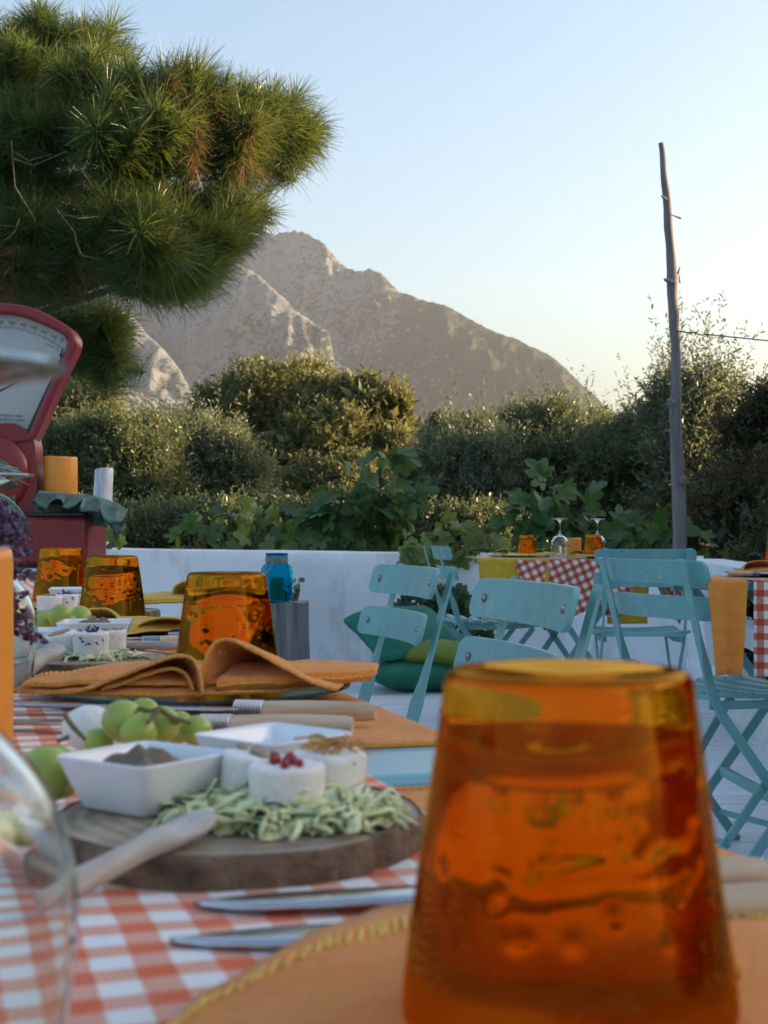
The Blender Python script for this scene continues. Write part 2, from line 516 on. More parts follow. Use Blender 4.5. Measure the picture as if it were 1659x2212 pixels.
M['ivy'] = leaf_mat('ivy_leaf', (0.012, 0.040, 0.014), (0.040, 0.090, 0.026), (0.08, 0.16, 0.03), 0.2, 0.35)
M['kale'] = pbr('kale_leaf', (0.055, 0.105, 0.085), 0.5, 0.3, 30, 0.5, 40, 0.006, col2=(0.095, 0.16, 0.13))
M['kale_rib'] = pbr('kale_rib', (0.22, 0.30, 0.25), 0.5, 0.2, 30)
M['bloom'] = leaf_mat('purple_bloom', (0.06, 0.03, 0.075), (0.24, 0.15, 0.26), (0.2, 0.1, 0.25), 0.15, 0.7)
M['bloom_green'] = leaf_mat('bloom_leaf', (0.05, 0.08, 0.04), (0.10, 0.13, 0.06), (0.15, 0.2, 0.06), 0.25, 0.6)
M['ground'] = pbr('dry_ground', (0.12, 0.10, 0.055), 0.95, 0.4, 0.5, 0.6, 3, 0.05, col2=(0.16, 0.15, 0.07))
M['plastic'] = glass_mat('milky_plastic', (0.86, 0.88, 0.93), 0.25, 1.2)

# ================================================================== SETTING
# ---- mountain: four ridges at their own distances, joined into one height field
def sil(pts, D, k, px0):
    """ridge that comes nearer towards the right: Y = D - k (X - X0)"""
    xs = np.array([p[0] for p in pts], float); ys = np.array([p[1] for p in pts], float)
    t = (xs - 829.5) / FPX; X0 = (px0 - 829.5) / FPX * D
    Yr = (D + k * X0) / (1 + k * t)
    X = t * Yr; H = (1144 - ys) / FPX * Yr + CAM_H
    return X, H, Yr
ridges = [
    (2800, 560, 1.0, 1.0, 900, [(-900, 760), (-300, 640), (0, 600), (200, 565), (400, 535), (540, 512), (570, 500), (600, 504), (640, 497), (665, 498), (700, 525), (740, 570), (760, 575), (775, 586), (800, 580), (825, 590), (860, 628), (900, 645), (960, 662), (1000, 680), (1060, 712), (1140, 745), (1200, 775), (1250, 818), (1290, 862), (1330, 905), (1400, 965), (1700, 1100), (2600, 1138)]),
    (2400, 420, 0.95, 0.95, 600, [(-900, 820), (-300, 700), (100, 610), (300, 570), (440, 545), (495, 554), (560, 597), (595, 627), (655, 682), (690, 702), (712, 714), (722, 772), (770, 805), (830, 850), (900, 905), (1000, 960), (1150, 1040), (1400, 1110), (2600, 1140)]),
    (2080, 360, 0.95, 1.6, 330, [(-900, 800), (-300, 690), (100, 650), (220, 628), (255, 648), (295, 692), (345, 748), (390, 802), (415, 852), (450, 890), (560, 960), (700, 1040), (1000, 1120), (2600, 1140)]),
    (1350, 500, 1.0, 0.3, 500, [(-900, 860), (-300, 820), (100, 805), (230, 832), (330, 858), (420, 888), (560, 925), (760, 955), (900, 975), (1100, 1020), (1400, 1090), (2600, 1135)]),
]
gx = np.linspace(-1500, 1500, 620); gy = np.linspace(800, 3720, 440)
GX, GY = np.meshgrid(gx, gy)
Z = np.full(GX.shape, -2.0)
wx = GX + (fbm(GX / 150, GY / 150, 4, 3) - 0.5) * 70
for k, (D, B, p, kk, px0, pts) in enumerate(ridges):
    X, H, Yr = sil(pts, D, kk, px0)
    D = np.interp(GX, X, Yr)
    h = np.interp(wx, X, H)
    h_true = np.interp(GX, X, H)
    s = (D - GY) / B
    blend = np.clip(np.abs(s) * 6, 0, 1)
    h = h_true * (1 - blend) + h * blend
    front = np.clip(1 - np.clip(s, 0, 1), 0, 1) ** p
    back = np.clip(1 + np.clip(s, -1, 0) * B / 420.0, 0, 1)
    z = h * np.where(s >= 0, front, back)
    amp = (0.04 + 0.30 * np.clip(s * 3, 0, 1) * front) * np.clip(h, 0, 260)
    gul = fbm(wx / 70 + k * 9, GY / 190, 5, 20 + k, ridged=True) - 0.55
    fine = fbm(GX / 34, GY / 60, 5, 40 + k, ridged=True) - 0.55
    crag = fbm(wx / 16 + 5, GY / 60, 3, 60 + k, ridged=True) - 0.55
    z = z + amp * (gul * 1.05 + fine * 0.55) + crag * 24 * np.clip(s * 8, 0.15, 1) * np.clip(h / 200, 0, 1)
    Z = np.maximum(Z, z)
V = np.stack([GX, GY, Z], -1).reshape(-1, 3)
nxg = len(gx); idx = np.arange(len(V)).reshape(GX.shape)
Q = np.stack([idx[:-1, :-1], idx[:-1, 1:], idx[1:, 1:], idx[1:, :-1]], -1).reshape(-1, 4)
mm, N, L, p = new_mat('limestone_and_scrub'); nt = mm.node_tree
vec = ncoord(nt, 'Object')
geo = N.new('ShaderNodeNewGeometry')
spn = N.new('ShaderNodeSeparateXYZ'); L.new(geo.outputs['Normal'], spn.inputs[0])
spp = N.new('ShaderNodeSeparateXYZ'); L.new(vec, spp.inputs[0])
rock = nramp(nt, nnoise(nt, 0.03, 6, 0.65, vec), [(0.3, (0.15, 0.155, 0.165)), (0.7, (0.29, 0.295, 0.305))])
scrub = nramp(nt, nnoise(nt, 0.12, 3, 0.6, vec), [(0.3, (0.035, 0.043, 0.028)), (0.7, (0.075, 0.080, 0.05))])
# more scrub to the right and low down, bare rock high on the left
bias = nmath(nt, 'ADD', nmath(nt, 'MULTIPLY', spp.outputs[0], 0.00052), nmath(nt, 'MULTIPLY', spp.outputs[2], -0.00022))
spots = nmath(nt, 'ADD', nmath(nt, 'MULTIPLY', nnoise(nt, 0.085, 3, 0.7, vec), 0.75), nmath(nt, 'MULTIPLY', nnoise(nt, 0.012, 3, 0.6, vec), 0.35))
spots = nmath(nt, 'ADD', spots, nmath(nt, 'ADD', bias, 0.0))
msk = nmath(nt, 'MULTIPLY', nmath(nt, 'SUBTRACT', spots, 0.395), 24.0, clamp=True)
steep = nmath(nt, 'MULTIPLY', nmath(nt, 'SUBTRACT', spn.outputs[2], 0.22), 6.0, clamp=True)
msk = nmath(nt, 'MULTIPLY', msk, steep)
L.new(nmix(nt, msk, rock, scrub), p.inputs['Base Color'])
L.new(nbump(nt, nnoise(nt, 0.07, 6, 0.75, ncoord(nt, 'Object', (1, 1, 0.45))), 1.0, 16.0), p.inputs['Normal'])
p.inputs['Roughness'].default_value = 0.95; p.inputs['Specular IOR Level'].default_value = 0.1
tag(link('mountain', np_mesh('mountain', V, Q, 180), mm), kind='structure', label='pale limestone mountain speckled with scrub behind the trees')

# ---- ground to the horizon
b = MB()
b.grid(lambda u, v: (-4000 + 8000 * u, -350 + 4350 * v, -0.42), 30, 30)
tag(b.build('ground', M['ground']), kind='structure', label='dry earth beyond the white terrace wall')

# ---- air between here and the mountain
hz_top = float(Z.max()) + 15
hz = MB(); hz.box((0, 1825, (hz_top - 3) / 2), (8100, 4450, hz_top + 3))
hm = bpy.data.materials.new('haze_air'); hm.use_nodes = True
hn = hm.node_tree; hn.nodes.remove(hn.nodes['Principled BSDF'])
pv = hn.nodes.new('ShaderNodeVolumePrincipled')
pv.inputs['Color'].default_value = (0.86, 0.91, 1.0, 1)
pv.inputs['Density'].default_value = 0.00007
pv.inputs['Anisotropy'].default_value = 0.3
hn.links.new(pv.outputs[0], hn.nodes['Material Output'].inputs['Volume'])
tag(hz.build('haze', hm, ang=0), kind='stuff', label='thin pale haze in the air')

# ---- terrace floor of painted boards
floor = MB(); floor.box((-0.6, 4.4, -0.10), (6.2, 10.6, 0.12))
fl = tag(floor.build('terrace_floor', M['deck']), kind='structure', label='white painted board floor of the terrace')
pw = 0.142
def plank_mesh(L_, seed):
    m = MB()
    m.box((0, 0, 0), (L_, pw - 0.006, 0.03))
    return m.mesh('plank')
plank_cache = {}
row = 0
y = 0.9
ra = R(-2.0)
while y < 9.6:
    x = -3.2 + random.uniform(-0.9, 0)
    while x < 2.45:
        L_ = random.choice([1.6, 2.2, 2.8])
        if L_ not in plank_cache:
            me = plank_mesh(L_ - 0.004, 1); me.materials.append(M['deck']); plank_cache[L_] = me
        o = link('plank', plank_cache[L_], None, fl, (x + L_ / 2, y + (x + L_ / 2) * math.tan(ra), -0.0165 + random.uniform(-0.0014, 0.0014)), (random.uniform(-.006, .006), 0, ra))
        x += L_
    y += pw

# ---- whitewashed walls
def wall_slab(b, p0, p1, th, zt0, zt1, zb=-0.4, n=40, seed=0, batter=0.02, end=0.0):
    """rounded-top masonry wall from p0 to p1 (x,y), uneven"""
    p0 = Vector((*p0, 0)); p1 = Vector((*p1, 0)); d = (p1 - p0).normalized(); nn = Vector((d.y, -d.x, 0))
    L_ = (p1 - p0).length
    prof = [(-0.5, 0), (-0.5, 0.35), (-0.5, 0.7), (-0.5, 0.93), (-0.44, 0.985), (-0.3, 1.0), (0.3, 1.0), (0.44, 0.985), (0.5, 0.93), (0.5, 0.6), (0.5, 0)]
    def fn(u, v):
        k = v * (len(prof) - 1); i = int(min(k, len(prof) - 2) + 1e-6); t = k - i
        a = prof[i][0] * (1 - t) + prof[i + 1][0] * t; hh = prof[i][1] * (1 - t) + prof[i + 1][1] * t
        zt = zt0 + (zt1 - zt0) * u
        z = zb + (zt - zb) * hh
        q = p0 + d * (L_ * u) + nn * (-a * th * (1 + batter * (1 - hh) * 4))
        nz = mnoise.noise(Vector((q.x * 2.1 + seed, q.y * 2.1, z * 2.4))) * 0.010 + mnoise.noise(Vector((q.x * 7 + seed, q.y * 7, z * 7))) * 0.003
        return (q.x + nn.x * nz, q.y + nn.y * nz, z + (nz * 0.6 if hh > 0.5 else 0))
    b.grid(fn, n, len(prof) - 1)
    return b
def wl(X): return 9.22 - 0.33 * X
back = MB(); wall_slab(back, (-3.4, wl(-3.4)), (1.92, wl(1.92)), 0.24, 0.768, 0.722, n=110, seed=3)
bw = tag(back.build('terrace_wall', M['whitewash'], ang=60), 'long whitewashed terrace wall behind the cushions and stump', 'wall')
# end of it: a pier at the corner and the balustrade on the right
bal = empty('balustrade', (1.90, 8.5, 0))
tag(bal, 'white masonry balustrade with dark gaps between its rails at the right', 'balustrade')
def rwx(Y): return 1.90 - 0.085 * (8.5 - Y)
def rail(y0, y1, z0, z1, th, name, n=30, seed=5, slope=0.0):
    m = MB()
    wall_slab(m, (rwx(y0) - 1.90, y0 - 8.5), (rwx(y1) - 1.90, y1 - 8.5), th, z1, z1, z0, n, seed, 0.0)
    # close underside and ends
    m.box(((rwx(y0) + rwx(y1)) / 2 - 1.90, (y0 + y1) / 2 - 8.5, z0 + 0.006), (th * 0.96, abs(y1 - y0), 0.008), Matrix.Rotation(-math.atan(0.085), 3, 'Z'))
    return m.build(name, M['whitewash'], bal, 60)
rail(8.45, 1.0, 0.60, 0.712, 0.20, 'top_rail', 60, 5)
rail(7.35, 1.0, 0.335, 0.435, 0.15, 'middle_rail', 60, 8)
rail(8.45, 1.0, -0.4, 0.15, 0.24, 'plinth', 60, 11)
# solid flared piece of wall next to the corner
m = MB()
def flare(u, v):
    z = -0.4 + 1.05 * v
    y1 = 7.95 - 0.75 * max(0, 1 - v * 1.0) ** 1.3
    prof = [(-1, 8.5), (-1, (8.5 + y1) / 2), (-1, y1 + 0.03), (0, y1), (1, y1 + 0.03), (1, 8.5)]
    k = u * 5; i = min(int(k), 4); t = k - i
    sx = prof[i][0] * (1 - t) + prof[i + 1][0] * t; yy = prof[i][1] * (1 - t) + prof[i + 1][1] * t
    nz = mnoise.noise(Vector((sx, yy * 3, z * 3))) * 0.008
    return (rwx(yy) - 1.90 + sx * 0.098 + nz, yy - 8.5, z)
m.grid(flare, 20, 12, flip=True)
m.build('pier', M['whitewash'], bal, 60)

# wire with small loops along the back wall's top
m = MB()
pts = []
for i in range(241):
    X = -0.2 + 2.0 * i / 240
    ph = (i % 12) / 12.0
    pts.append((X, wl(X) - 0.135, 0.757 - 0.008 * (X + 0.2) + (-0.012 * math.sin(ph * PI) if ph < 0.5 else 0.004)))
m.tube(pts, 0.0035, 5)
tag(m.build('wire_garland', M['black']), 'thin dark looped wire along the top edge of the whitewashed wall', 'wire')

# ================================================================== VEGETATION
def leaves_mesh(name, P, D, Lf, Wf, fold=0.25):
    """one rhombus leaf per row: base point P, direction D, length Lf, width Wf"""
    n = len(P)
    rv = RNG.normal(size=(n, 3)); side = unit(np.cross(D, rv)); nrm = np.cross(side, D)
    Lf = np.broadcast_to(np.asarray(Lf, float), (n,))[:, None]; Wf = np.broadcast_to(np.asarray(Wf, float), (n,))[:, None]
    mid = P + D * Lf * 0.48
    V = np.empty((n, 4, 3))
    V[:, 0] = P
    V[:, 1] = mid + side * Wf * 0.5 + nrm * Wf * fold
    V[:, 2] = P + D * Lf - nrm * Lf * 0.08
    V[:, 3] = mid - side * Wf * 0.5 + nrm * Wf * fold
    return np_mesh(name, V.reshape(-1, 3), np.arange(n * 4).reshape(-1, 4))

def rand_dirs(n):
    return unit(RNG.normal(size=(n, 3)))

def crown_points(ells, nballs, nsprig, ball=0.30, front_only=True):
    """ells: (cx,cy,cz,rx,ry,rz). returns sprig base points and directions on lumpy surfaces"""
    P = []; D = []
    vol = np.array([e[3] * e[4] + e[3] * e[5] for e in ells]); vol = vol / vol.sum()
    for e, w in zip(ells, vol):
        c = np.array(e[:3]); r = np.array(e[3:6])
        nb = max(4, int(nballs * w))
        d = rand_dirs(nb * 3)
        if front_only:
            keep = d[:, 1] < 0.35
            d = d[keep]
        d = d[:nb]; nb = len(d)
        bc = c + d * r * RNG.uniform(0.60, 0.86, (nb, 1))
        br = r.mean() * ball * RNG.uniform(0.55, 1.35, nb)
        ns = max(6, int(nsprig * w / nb))
        for q, rr, dd in zip(bc, br, d):
            sd_ = unit(rand_dirs(ns) + dd * 0.55 + np.array([0, 0, 0.25]))
            P.append(q + sd_ * rr * RNG.uniform(0.55, 1.0, (ns, 1)))
            D.append(unit(sd_ * 0.8 + np.array([0, 0, 0.55]) + RNG.normal(size=(ns, 3)) * 0.35))
    return np.concatenate(P), np.concatenate(D)

def sprig_leaves(P, D, nleaf, slen, Lf, Wf):
    n = len(P)
    t = np.tile(np.linspace(0.0, 1.0, nleaf), n) + RNG.uniform(-0.05, 0.05, n * nleaf)
    sl = np.repeat(slen * RNG.uniform(0.5, 1.3, n), nleaf)
    PP = np.repeat(P, nleaf, 0); DD = np.repeat(D, nleaf, 0)
    base = PP + DD * (t * sl)[:, None]
    ld = unit(DD * 0.75 + rand_dirs(n * nleaf) * 0.85)
    Ls = Lf * RNG.uniform(0.6, 1.25, n * nleaf)
    return base, ld, Ls, np.full(n * nleaf, Wf) * RNG.uniform(0.7, 1.2, n * nleaf)

def tree(name, label, cat, group, ells, base, mat, nballs=70, nsprig=3500, nleaf=12, slen=0.28, Lf=0.06, Wf=0.016, fill=4000, fillL=0.16, ball=0.30, trunk_r=0.12, stems=5, shoots=0):
    base = Vector(base)
    t = empty(name, base)
    tag(t, label, cat, group)
    el = [(e[0] - base.x, e[1] - base.y, e[2] - base.z, e[3], e[4], e[5]) for e in ells]
    P, D = crown_points(el, nballs, nsprig, ball)
    if shoots:
        # tall thin leading shoots standing out of the top
        top = P[RNG.choice(len(P), shoots)]
        keep = top[:, 2] > np.percentile(P[:, 2], 60)
        sp = top[keep]; sdv = unit(RNG.normal(size=(len(sp), 3)) * 0.16 + np.array([0.0, 0, 1]))
        b1, l1, s1, w1 = sprig_leaves(sp, sdv, 26, slen * 2.6, Lf, Wf)
    b0, l0, s0, w0 = sprig_leaves(P, D, nleaf, slen, Lf, Wf)
    if shoots:
        b0 = np.concatenate([b0, b1]); l0 = np.concatenate([l0, l1]); s0 = np.concatenate([s0, s1]); w0 = np.concatenate([w0, w1])
    # leaves deeper in the crown
    F = []
    wts = np.array([e[3] * e[5] for e in el]); wts /= wts.sum()
    for e, w in zip(el, wts):
        k = int(fill * w)
        F.append(np.array(e[:3]) + rand_dirs(k) * np.array(e[3:6]) * (RNG.uniform(0.15, 0.86, (k, 1)) ** 0.5))
    F = np.concatenate(F)
    b0 = np.concatenate([b0, F]); l0 = np.concatenate([l0, rand_dirs(len(F))])
    s0 = np.concatenate([s0, np.full(len(F), fillL) * RNG.uniform(0.6, 1.3, len(F))]); w0 = np.concatenate([w0, np.full(len(F), fillL * 0.45)])
    link('crown', leaves_mesh('crown', b0, l0, s0, w0), mat, t)
    # trunk and limbs
    m = MB()
    cx = np.mean([e[0] for e in el]); cyy = np.mean([e[1] for e in el]); cz = np.mean([e[2] for e in el])
    m.tube([(0, 0, -0.1), (0.03, 0.02, cz * 0.25), (cx * 0.3, cyy * 0.3, cz * 0.5)], [trunk_r * 1.3, trunk_r, trunk_r * 0.8], 9)
    m.build('trunk', M['trunk'], t)
    m = MB()
    for e in el[:stems]:
        c = Vector(e[:3]); s0_ = Vector((cx * 0.3, cyy * 0.3, cz * 0.48))
        mid = s0_.lerp(c, 0.5) + Vector((random.uniform(-.1, .1), random.uniform(-.1, .1), random.uniform(-.05, .15)))
        m.tube([s0_, mid, c], [trunk_r * 0.7, trunk_r * 0.45, trunk_r * 0.2], 6)
        for q in range(7):
            dv = Vector((random.gauss(0, 1), random.gauss(0, 1), random.gauss(0.4, 1))).normalized()
            m.tube([c, c + Vector((dv.x * e[3], dv.y * e[4], dv.z * e[5])) * 0.75], [trunk_r * 0.2, 0.006], 4)
    m.build('limbs', M['trunk'], t)
    return t

def E(px, py, rx, ry, Y, dy=0.8):
    c = at(px, py, Y); k = Y / FPX
    return (c.x, c.y, c.z, rx * k, rx * k * dy, ry * k)

GZ = -0.42
def gbase(px, Y): return (xat(px, Y), Y, GZ)
OG = 'olive trees and shrubs beyond the terrace wall'
tree('olive_tree', 'broad rounded olive tree at centre, sunlit on its right, below the cliffs', 'tree', OG,
     [E(600, 920, 190, 110, 24), E(660, 860, 110, 70, 24.5), E(790, 900, 100, 75, 23.5), E(850, 930, 52, 80, 23.2), E(680, 980, 160, 80, 23), E(480, 920, 85, 60, 24.6), E(820, 985, 80, 60, 22.8), E(560, 1010, 130, 70, 24), E(760, 870, 60, 50, 24)],
     gbase(650, 24), M['olive_big'], 150, 8200, 12, 0.22, 0.085, 0.030, 9000, 0.26, 0.27, 0.2, 7)
tree('olive_tree', 'silvery olive tree with sunlit right edge, left of the centre', 'tree', OG,
     [E(425, 1005, 95, 70, 15), E(505, 1050, 68, 80, 14.8), E(440, 1090, 110, 95, 15), E(520, 1110, 58, 58, 14.6), E(400, 965, 55, 35, 15.2)],
     gbase(440, 15), M['olive_grey'], 80, 5200, 12, 0.24, 0.058, 0.016, 6000, 0.15, 0.28, 0.11, 5, 60)
tree('olive_tree', 'dense olive tree behind the orange pillar candle and white post', 'tree', OG,
     [E(250, 1000, 115, 65, 14), E(150, 985, 80, 60, 14.4), E(290, 1075, 110, 100, 13.8), E(180, 1085, 110, 100, 14), E(330, 955, 48, 28, 14.3), E(60, 1010, 100, 90, 14.2)],
     gbase(220, 14), M['olive'], 90, 6200, 12, 0.24, 0.058, 0.016, 7500, 0.16, 0.28, 0.12, 6, 60)
tree('olive_tree', 'golden sunlit olive tree just right of the red scale dial', 'tree', OG,
     [E(140, 880, 90, 60, 19), E(60, 900, 90, 70, 19), E(190, 905, 50, 40, 18.7)],
     gbase(120, 19), M['olive_big'], 50, 2600, 12, 0.26, 0.08, 0.022, 2500, 0.2, 0.3, 0.14, 3, 50)
tree('shrub', 'low rounded golden shrub between the olives and the fig', 'shrub', OG,
     [E(700, 1060, 92, 52, 17), E(750, 1040, 50, 40, 17), E(660, 1090, 70, 50, 16.8), E(740, 1110, 90, 60, 16.6)],
     gbase(700, 17), M['olive_big'], 60, 3000, 12, 0.2, 0.06, 0.018, 3200, 0.15, 0.28, 0.08, 3)
tree('shrub', 'dark round tree peeping over the shrubs right of centre', 'tree', OG,
     [E(965, 955, 62, 38, 30), E(1010, 950, 40, 30, 30.5), E(960, 1000, 80, 50, 30)],
     gbase(965, 30), M['dark_leaf'], 40, 1800, 10, 0.25, 0.11, 0.04, 2200, 0.3, 0.3, 0.15, 3)
tree('shrub', 'grey green bush with sunlit tips right of the fig tree', 'shrub', OG,
     [E(1000, 1000, 85, 60, 14.5), E(950, 1060, 75, 90, 14.2), E(1040, 1070, 100, 100, 14), E(1060, 960, 60, 50, 14.8)],
     gbase(990, 14.3), M['olive_grey'], 70, 4600, 12, 0.24, 0.056, 0.015, 5600, 0.15, 0.28, 0.08, 4, 90)
tree('shrub', 'tall olive bush behind the yellow cloth table', 'shrub', OG,
     [E(1180, 960, 70, 70, 15), E(1130, 950, 55, 60, 15.2), E(1170, 1070, 110, 110, 14.4), E(1240, 1030, 75, 85, 14.6), E(1260, 960, 55, 55, 15)],
     gbase(1190, 14.6), M['olive'], 80, 5400, 12, 0.25, 0.056, 0.015, 6400, 0.15, 0.28, 0.09, 4, 70)
tree('shrub', 'bushy olive shrub just left of the driftwood pole', 'shrub', OG,
     [E(1350, 980, 75, 70, 14), E(1310, 1070, 85, 105, 13.6), E(1400, 1060, 90, 110, 13.4), E(1420, 970, 60, 80, 13.8)],
     gbase(1360, 13.6), M['olive'], 80, 5200, 12, 0.25, 0.056, 0.015, 6400, 0.15, 0.28, 0.09, 4, 80)
tree('shrub', 'airy shrub with tall loose golden shoots right of the pole', 'shrub', OG,
     [E(1500, 950, 70, 90, 13), E(1540, 900, 45, 60, 13), E(1500, 1070, 90, 110, 12.8), E(1460, 900, 40, 60, 13.2)],
     gbase(1510, 13), M['olive_grey'], 60, 3300, 13, 0.32, 0.062, 0.017, 3600, 0.14, 0.28, 0.07, 4, 230)
tree('shrub', 'dark backlit bush at the right edge above the balustrade', 'shrub', OG,
     [E(1640, 960, 70, 90, 11.5), E(1700, 960, 90, 110, 11.5), E(1620, 1080, 90, 110, 11.3), E(1720, 1090, 110, 120, 11.3)],
     gbase(1660, 11.5), M['dark_leaf'], 90, 6000, 12, 0.22, 0.05, 0.017, 7000, 0.13, 0.28, 0.08, 4, 90)
tree('shrub', 'dark low undergrowth bush seen through the gaps of the balustrade', 'shrub', OG,
     [(2.75, 8.6, 0.45, 0.6, 0.7, 0.75), (2.5, 7.0, 0.35, 0.55, 0.8, 0.7), (2.5, 9.9, 0.5, 0.6, 0.6, 0.8), (2.4, 5.2, 0.3, 0.5, 0.9, 0.65)],
     (2.6, 8.0, GZ), M['dark_leaf'], 90, 5200, 12, 0.18, 0.05, 0.018, 6000, 0.12, 0.3, 0.05, 4)
for (px0, Y, lb) in ((170, 11.6, 'dark undergrowth behind the wall below the white post'), (330, 11.9, 'dark undergrowth behind the wall under the silvery olive'), (500, 11.7, 'dark undergrowth behind the low fig at the left'), (660, 11.9, 'dark undergrowth behind the wall above the blue jar'), (830, 11.8, 'dark undergrowth behind the tall fig tree'), (1010, 11.8, 'dark undergrowth behind the trailing vine')):
    tree('shrub', lb, 'shrub', OG, [E(px0 - 50, 1165, 70, 55, Y), E(px0 + 50, 1165, 75, 50, Y + .2), E(px0, 1200, 120, 70, Y)], gbase(px0, Y), M['olive'], 40, 1700, 11, 0.2, 0.055, 0.020, 2600, 0.14, 0.3, 0.05, 3)
# the row of trees that goes on to the right of the picture and shades the terrace
for i, (X, Y, h) in enumerate(((4.75, 10.3, 2.9), (4.9, 8.6, 3.1), (5.1, 6.8, 3.2), (5.3, 5.0, 3.2), (5.4, 3.2, 3.3), (5.4, 1.4, 3.3), (5.2, -0.4, 3.2))):
    tree('shrub', 'olive shrub of the row beyond the right edge, number %s along' % ('one two three four five six seven'.split()[i]), 'shrub', OG,
         [(X, Y, h * 0.62 - 0.3, 1.15, 1.15, h * 0.40), (X + 0.2, Y + 0.5, h * 0.30, 1.2, 1.2, h * 0.45), (X + 0.9, Y, h * 0.5, 1.2, 1.2, h * 0.48)],
         (X, Y, GZ), M['dark_leaf'], 40, 1500, 9, 0.3, 0.12, 0.05, 5000, 0.26, 0.35, 0.09, 3)

# ---- long-needled pine reaching in from the left
pine_base = Vector((-3.4, 6.2, GZ))
pine = empty('pine_tree', pine_base)
tag(pine, 'long needled pine tree reaching in from the upper left', 'tree')
zones = [  # px, py, rx, ry, Y, number of tufts
    (30, 70, 60, 50, 6.3, 9), (115, 75, 50, 55, 6.0, 9), (215, 115, 60, 50, 6.1, 10), (50, 170, 100, 70, 5.9, 16), (180, 190, 90, 60, 5.7, 14),
    (310, 210, 75, 65, 5.6, 14), (390, 235, 70, 60, 5.6, 14), (480, 250, 70, 60, 5.7, 13), (560, 250, 70, 60, 5.8, 13), (612, 270, 50, 55, 5.9, 11), (640, 295, 34, 38, 6.0, 6),
    (250, 280, 90, 60, 5.4, 15), (380, 300, 90, 60, 5.5, 14), (500, 320, 80, 40, 5.7, 10), (120, 270, 110, 60, 5.6, 15), (20, 280, 80, 80, 5.8, 11),
    (600, 330, 50, 30, 6.0, 5),
    (60, 400, 110, 70, 5.8, 14), (180, 410, 90, 50, 6.2, 10), (300, 430, 90, 45, 6.4, 9), (430, 440, 90, 45, 6.3, 11), (520, 440, 55, 45, 6.2, 8),
    (80, 500, 110, 70, 5.6, 15), (230, 500, 90, 60, 5.5, 13), (320, 520, 70, 55, 5.4, 12), (430, 510, 80, 50, 5.8, 12), (500, 500, 40, 40, 6.0, 5),
    (30, 590, 90, 55, 5.6, 12), (150, 575, 90, 40, 5.7, 10), (300, 572, 85, 36, 5.6, 11), (395, 572, 75, 40, 5.7, 11), (430, 560, 50, 40, 5.9, 6),
    (120, 705, 90, 45, 6.6, 11), (215, 715, 75, 42, 6.4, 13), (245, 765, 50, 40, 6.4, 8), (170, 760, 70, 45, 6.5, 9), (60, 720, 70, 60, 6.7, 8)]
zones += [(px, py, 110, 65, 5.9 + 0.2 * (i % 3), 10) for i, (px, py) in enumerate([(px, py) for px in (-130, -300, -470) for py in (90, 220, 350, 490, 610)])]
TC = []; TA = []; TR = []
limb_ends = []
for (px, py, rx, ry, Y, n) in zones:
    c0 = at(px, py, Y); k = Y / FPX
    limb_ends.append(c0)
    for q in range(int(n * 1.12)):
        d = rand_dirs(1)[0] * random.uniform(0.2, 1) ** 0.5
        c = Vector((c0.x + d[0] * rx * k, c0.y + d[1] * rx * k * 1.1, c0.z + d[2] * ry * k))
        a = Vector((d[0] * 0.9 + 0.30, d[1] * 0.8 - 0.15, d[2] * 0.5 + 0.55)) + Vector((random.gauss(0, .25), random.gauss(0, .25), random.gauss(0, .2)))
        TC.append(c - pine_base); TA.append(a.normalized()); TR.append(random.uniform(0.7, 1.25))
TC = np.array([list(v) for v in TC]); TA = np.array([list(v) for v in TA]); TR = np.array(TR)
def needles(TC, TA, TR, nn, Ln, Wn):
    n = len(TC)
    C = np.repeat(TC, nn, 0); A = np.repeat(TA, nn, 0); Rr = np.repeat(TR, nn)
    N_ = n * nn
    s = RNG.uniform(-0.17, 0.05, N_)
    pr = rand_dirs(N_); pr = unit(pr - A * (pr * A).sum(1, keepdims=True))
    ph = np.radians(RNG.uniform(8, 78, N_) + (0.05 - s) * 90)
    d = unit(A * np.cos(ph)[:, None] + pr * np.sin(ph)[:, None])
    Lg = Ln * Rr * RNG.uniform(0.75, 1.15, N_)
    b0 = C + A * s[:, None]
    side = unit(np.cross(d, RNG.normal(size=(N_, 3)))) * (Wn * 0.5)
    mid = b0 + d * (Lg * 0.55)[:, None]
    tip = b0 + d * Lg[:, None] + np.array([0, 0, -1.0]) * (Lg * RNG.uniform(0.02, 0.16, N_))[:, None]
    V = np.empty((N_, 6, 3))
    V[:, 0] = b0 - side; V[:, 1] = b0 + side; V[:, 2] = mid + side * 1.0; V[:, 3] = mid - side * 1.0
    V[:, 4] = tip + side * 0.35; V[:, 5] = tip - side * 0.35
    i = np.arange(N_)[:, None] * 6
    Q = np.concatenate([i + np.array([[0, 1, 2, 3]]), i + np.array([[3, 2, 4, 5]])])
    return V.reshape(-1, 3), Q
V, Q = needles(TC, TA, TR, 300, 0.135, 0.0025)
link('needle_crown', np_mesh('needle_crown', V, Q), M['needle'], pine)
di = [i for i in range(len(TC)) if random.random() < 0.035]
V, Q = needles(TC[di] + np.array([0, 0, -0.08]), -TA[di] * 0.5 + np.array([0, 0, -0.6]), TR[di], 110, 0.11, 0.003)
link('dead_needles', np_mesh('dead_needles', V, Q), M['needle_dead'], pine)
m = MB()
m.tube([(0, 0, -0.1), (0.05, 0, 1.2), (-0.05, 0.05, 2.4), (0.1, 0, 3.6), (0.0, 0, 5.2)], [0.24, 0.2, 0.17, 0.13, 0.06], 12)
m.build('trunk', M['trunk'], pine)
m = MB()
lv = [limb_ends[i] - pine_base for i in range(len(limb_ends))]
mains = [i for i in range(len(lv)) if i % 5 == 0]
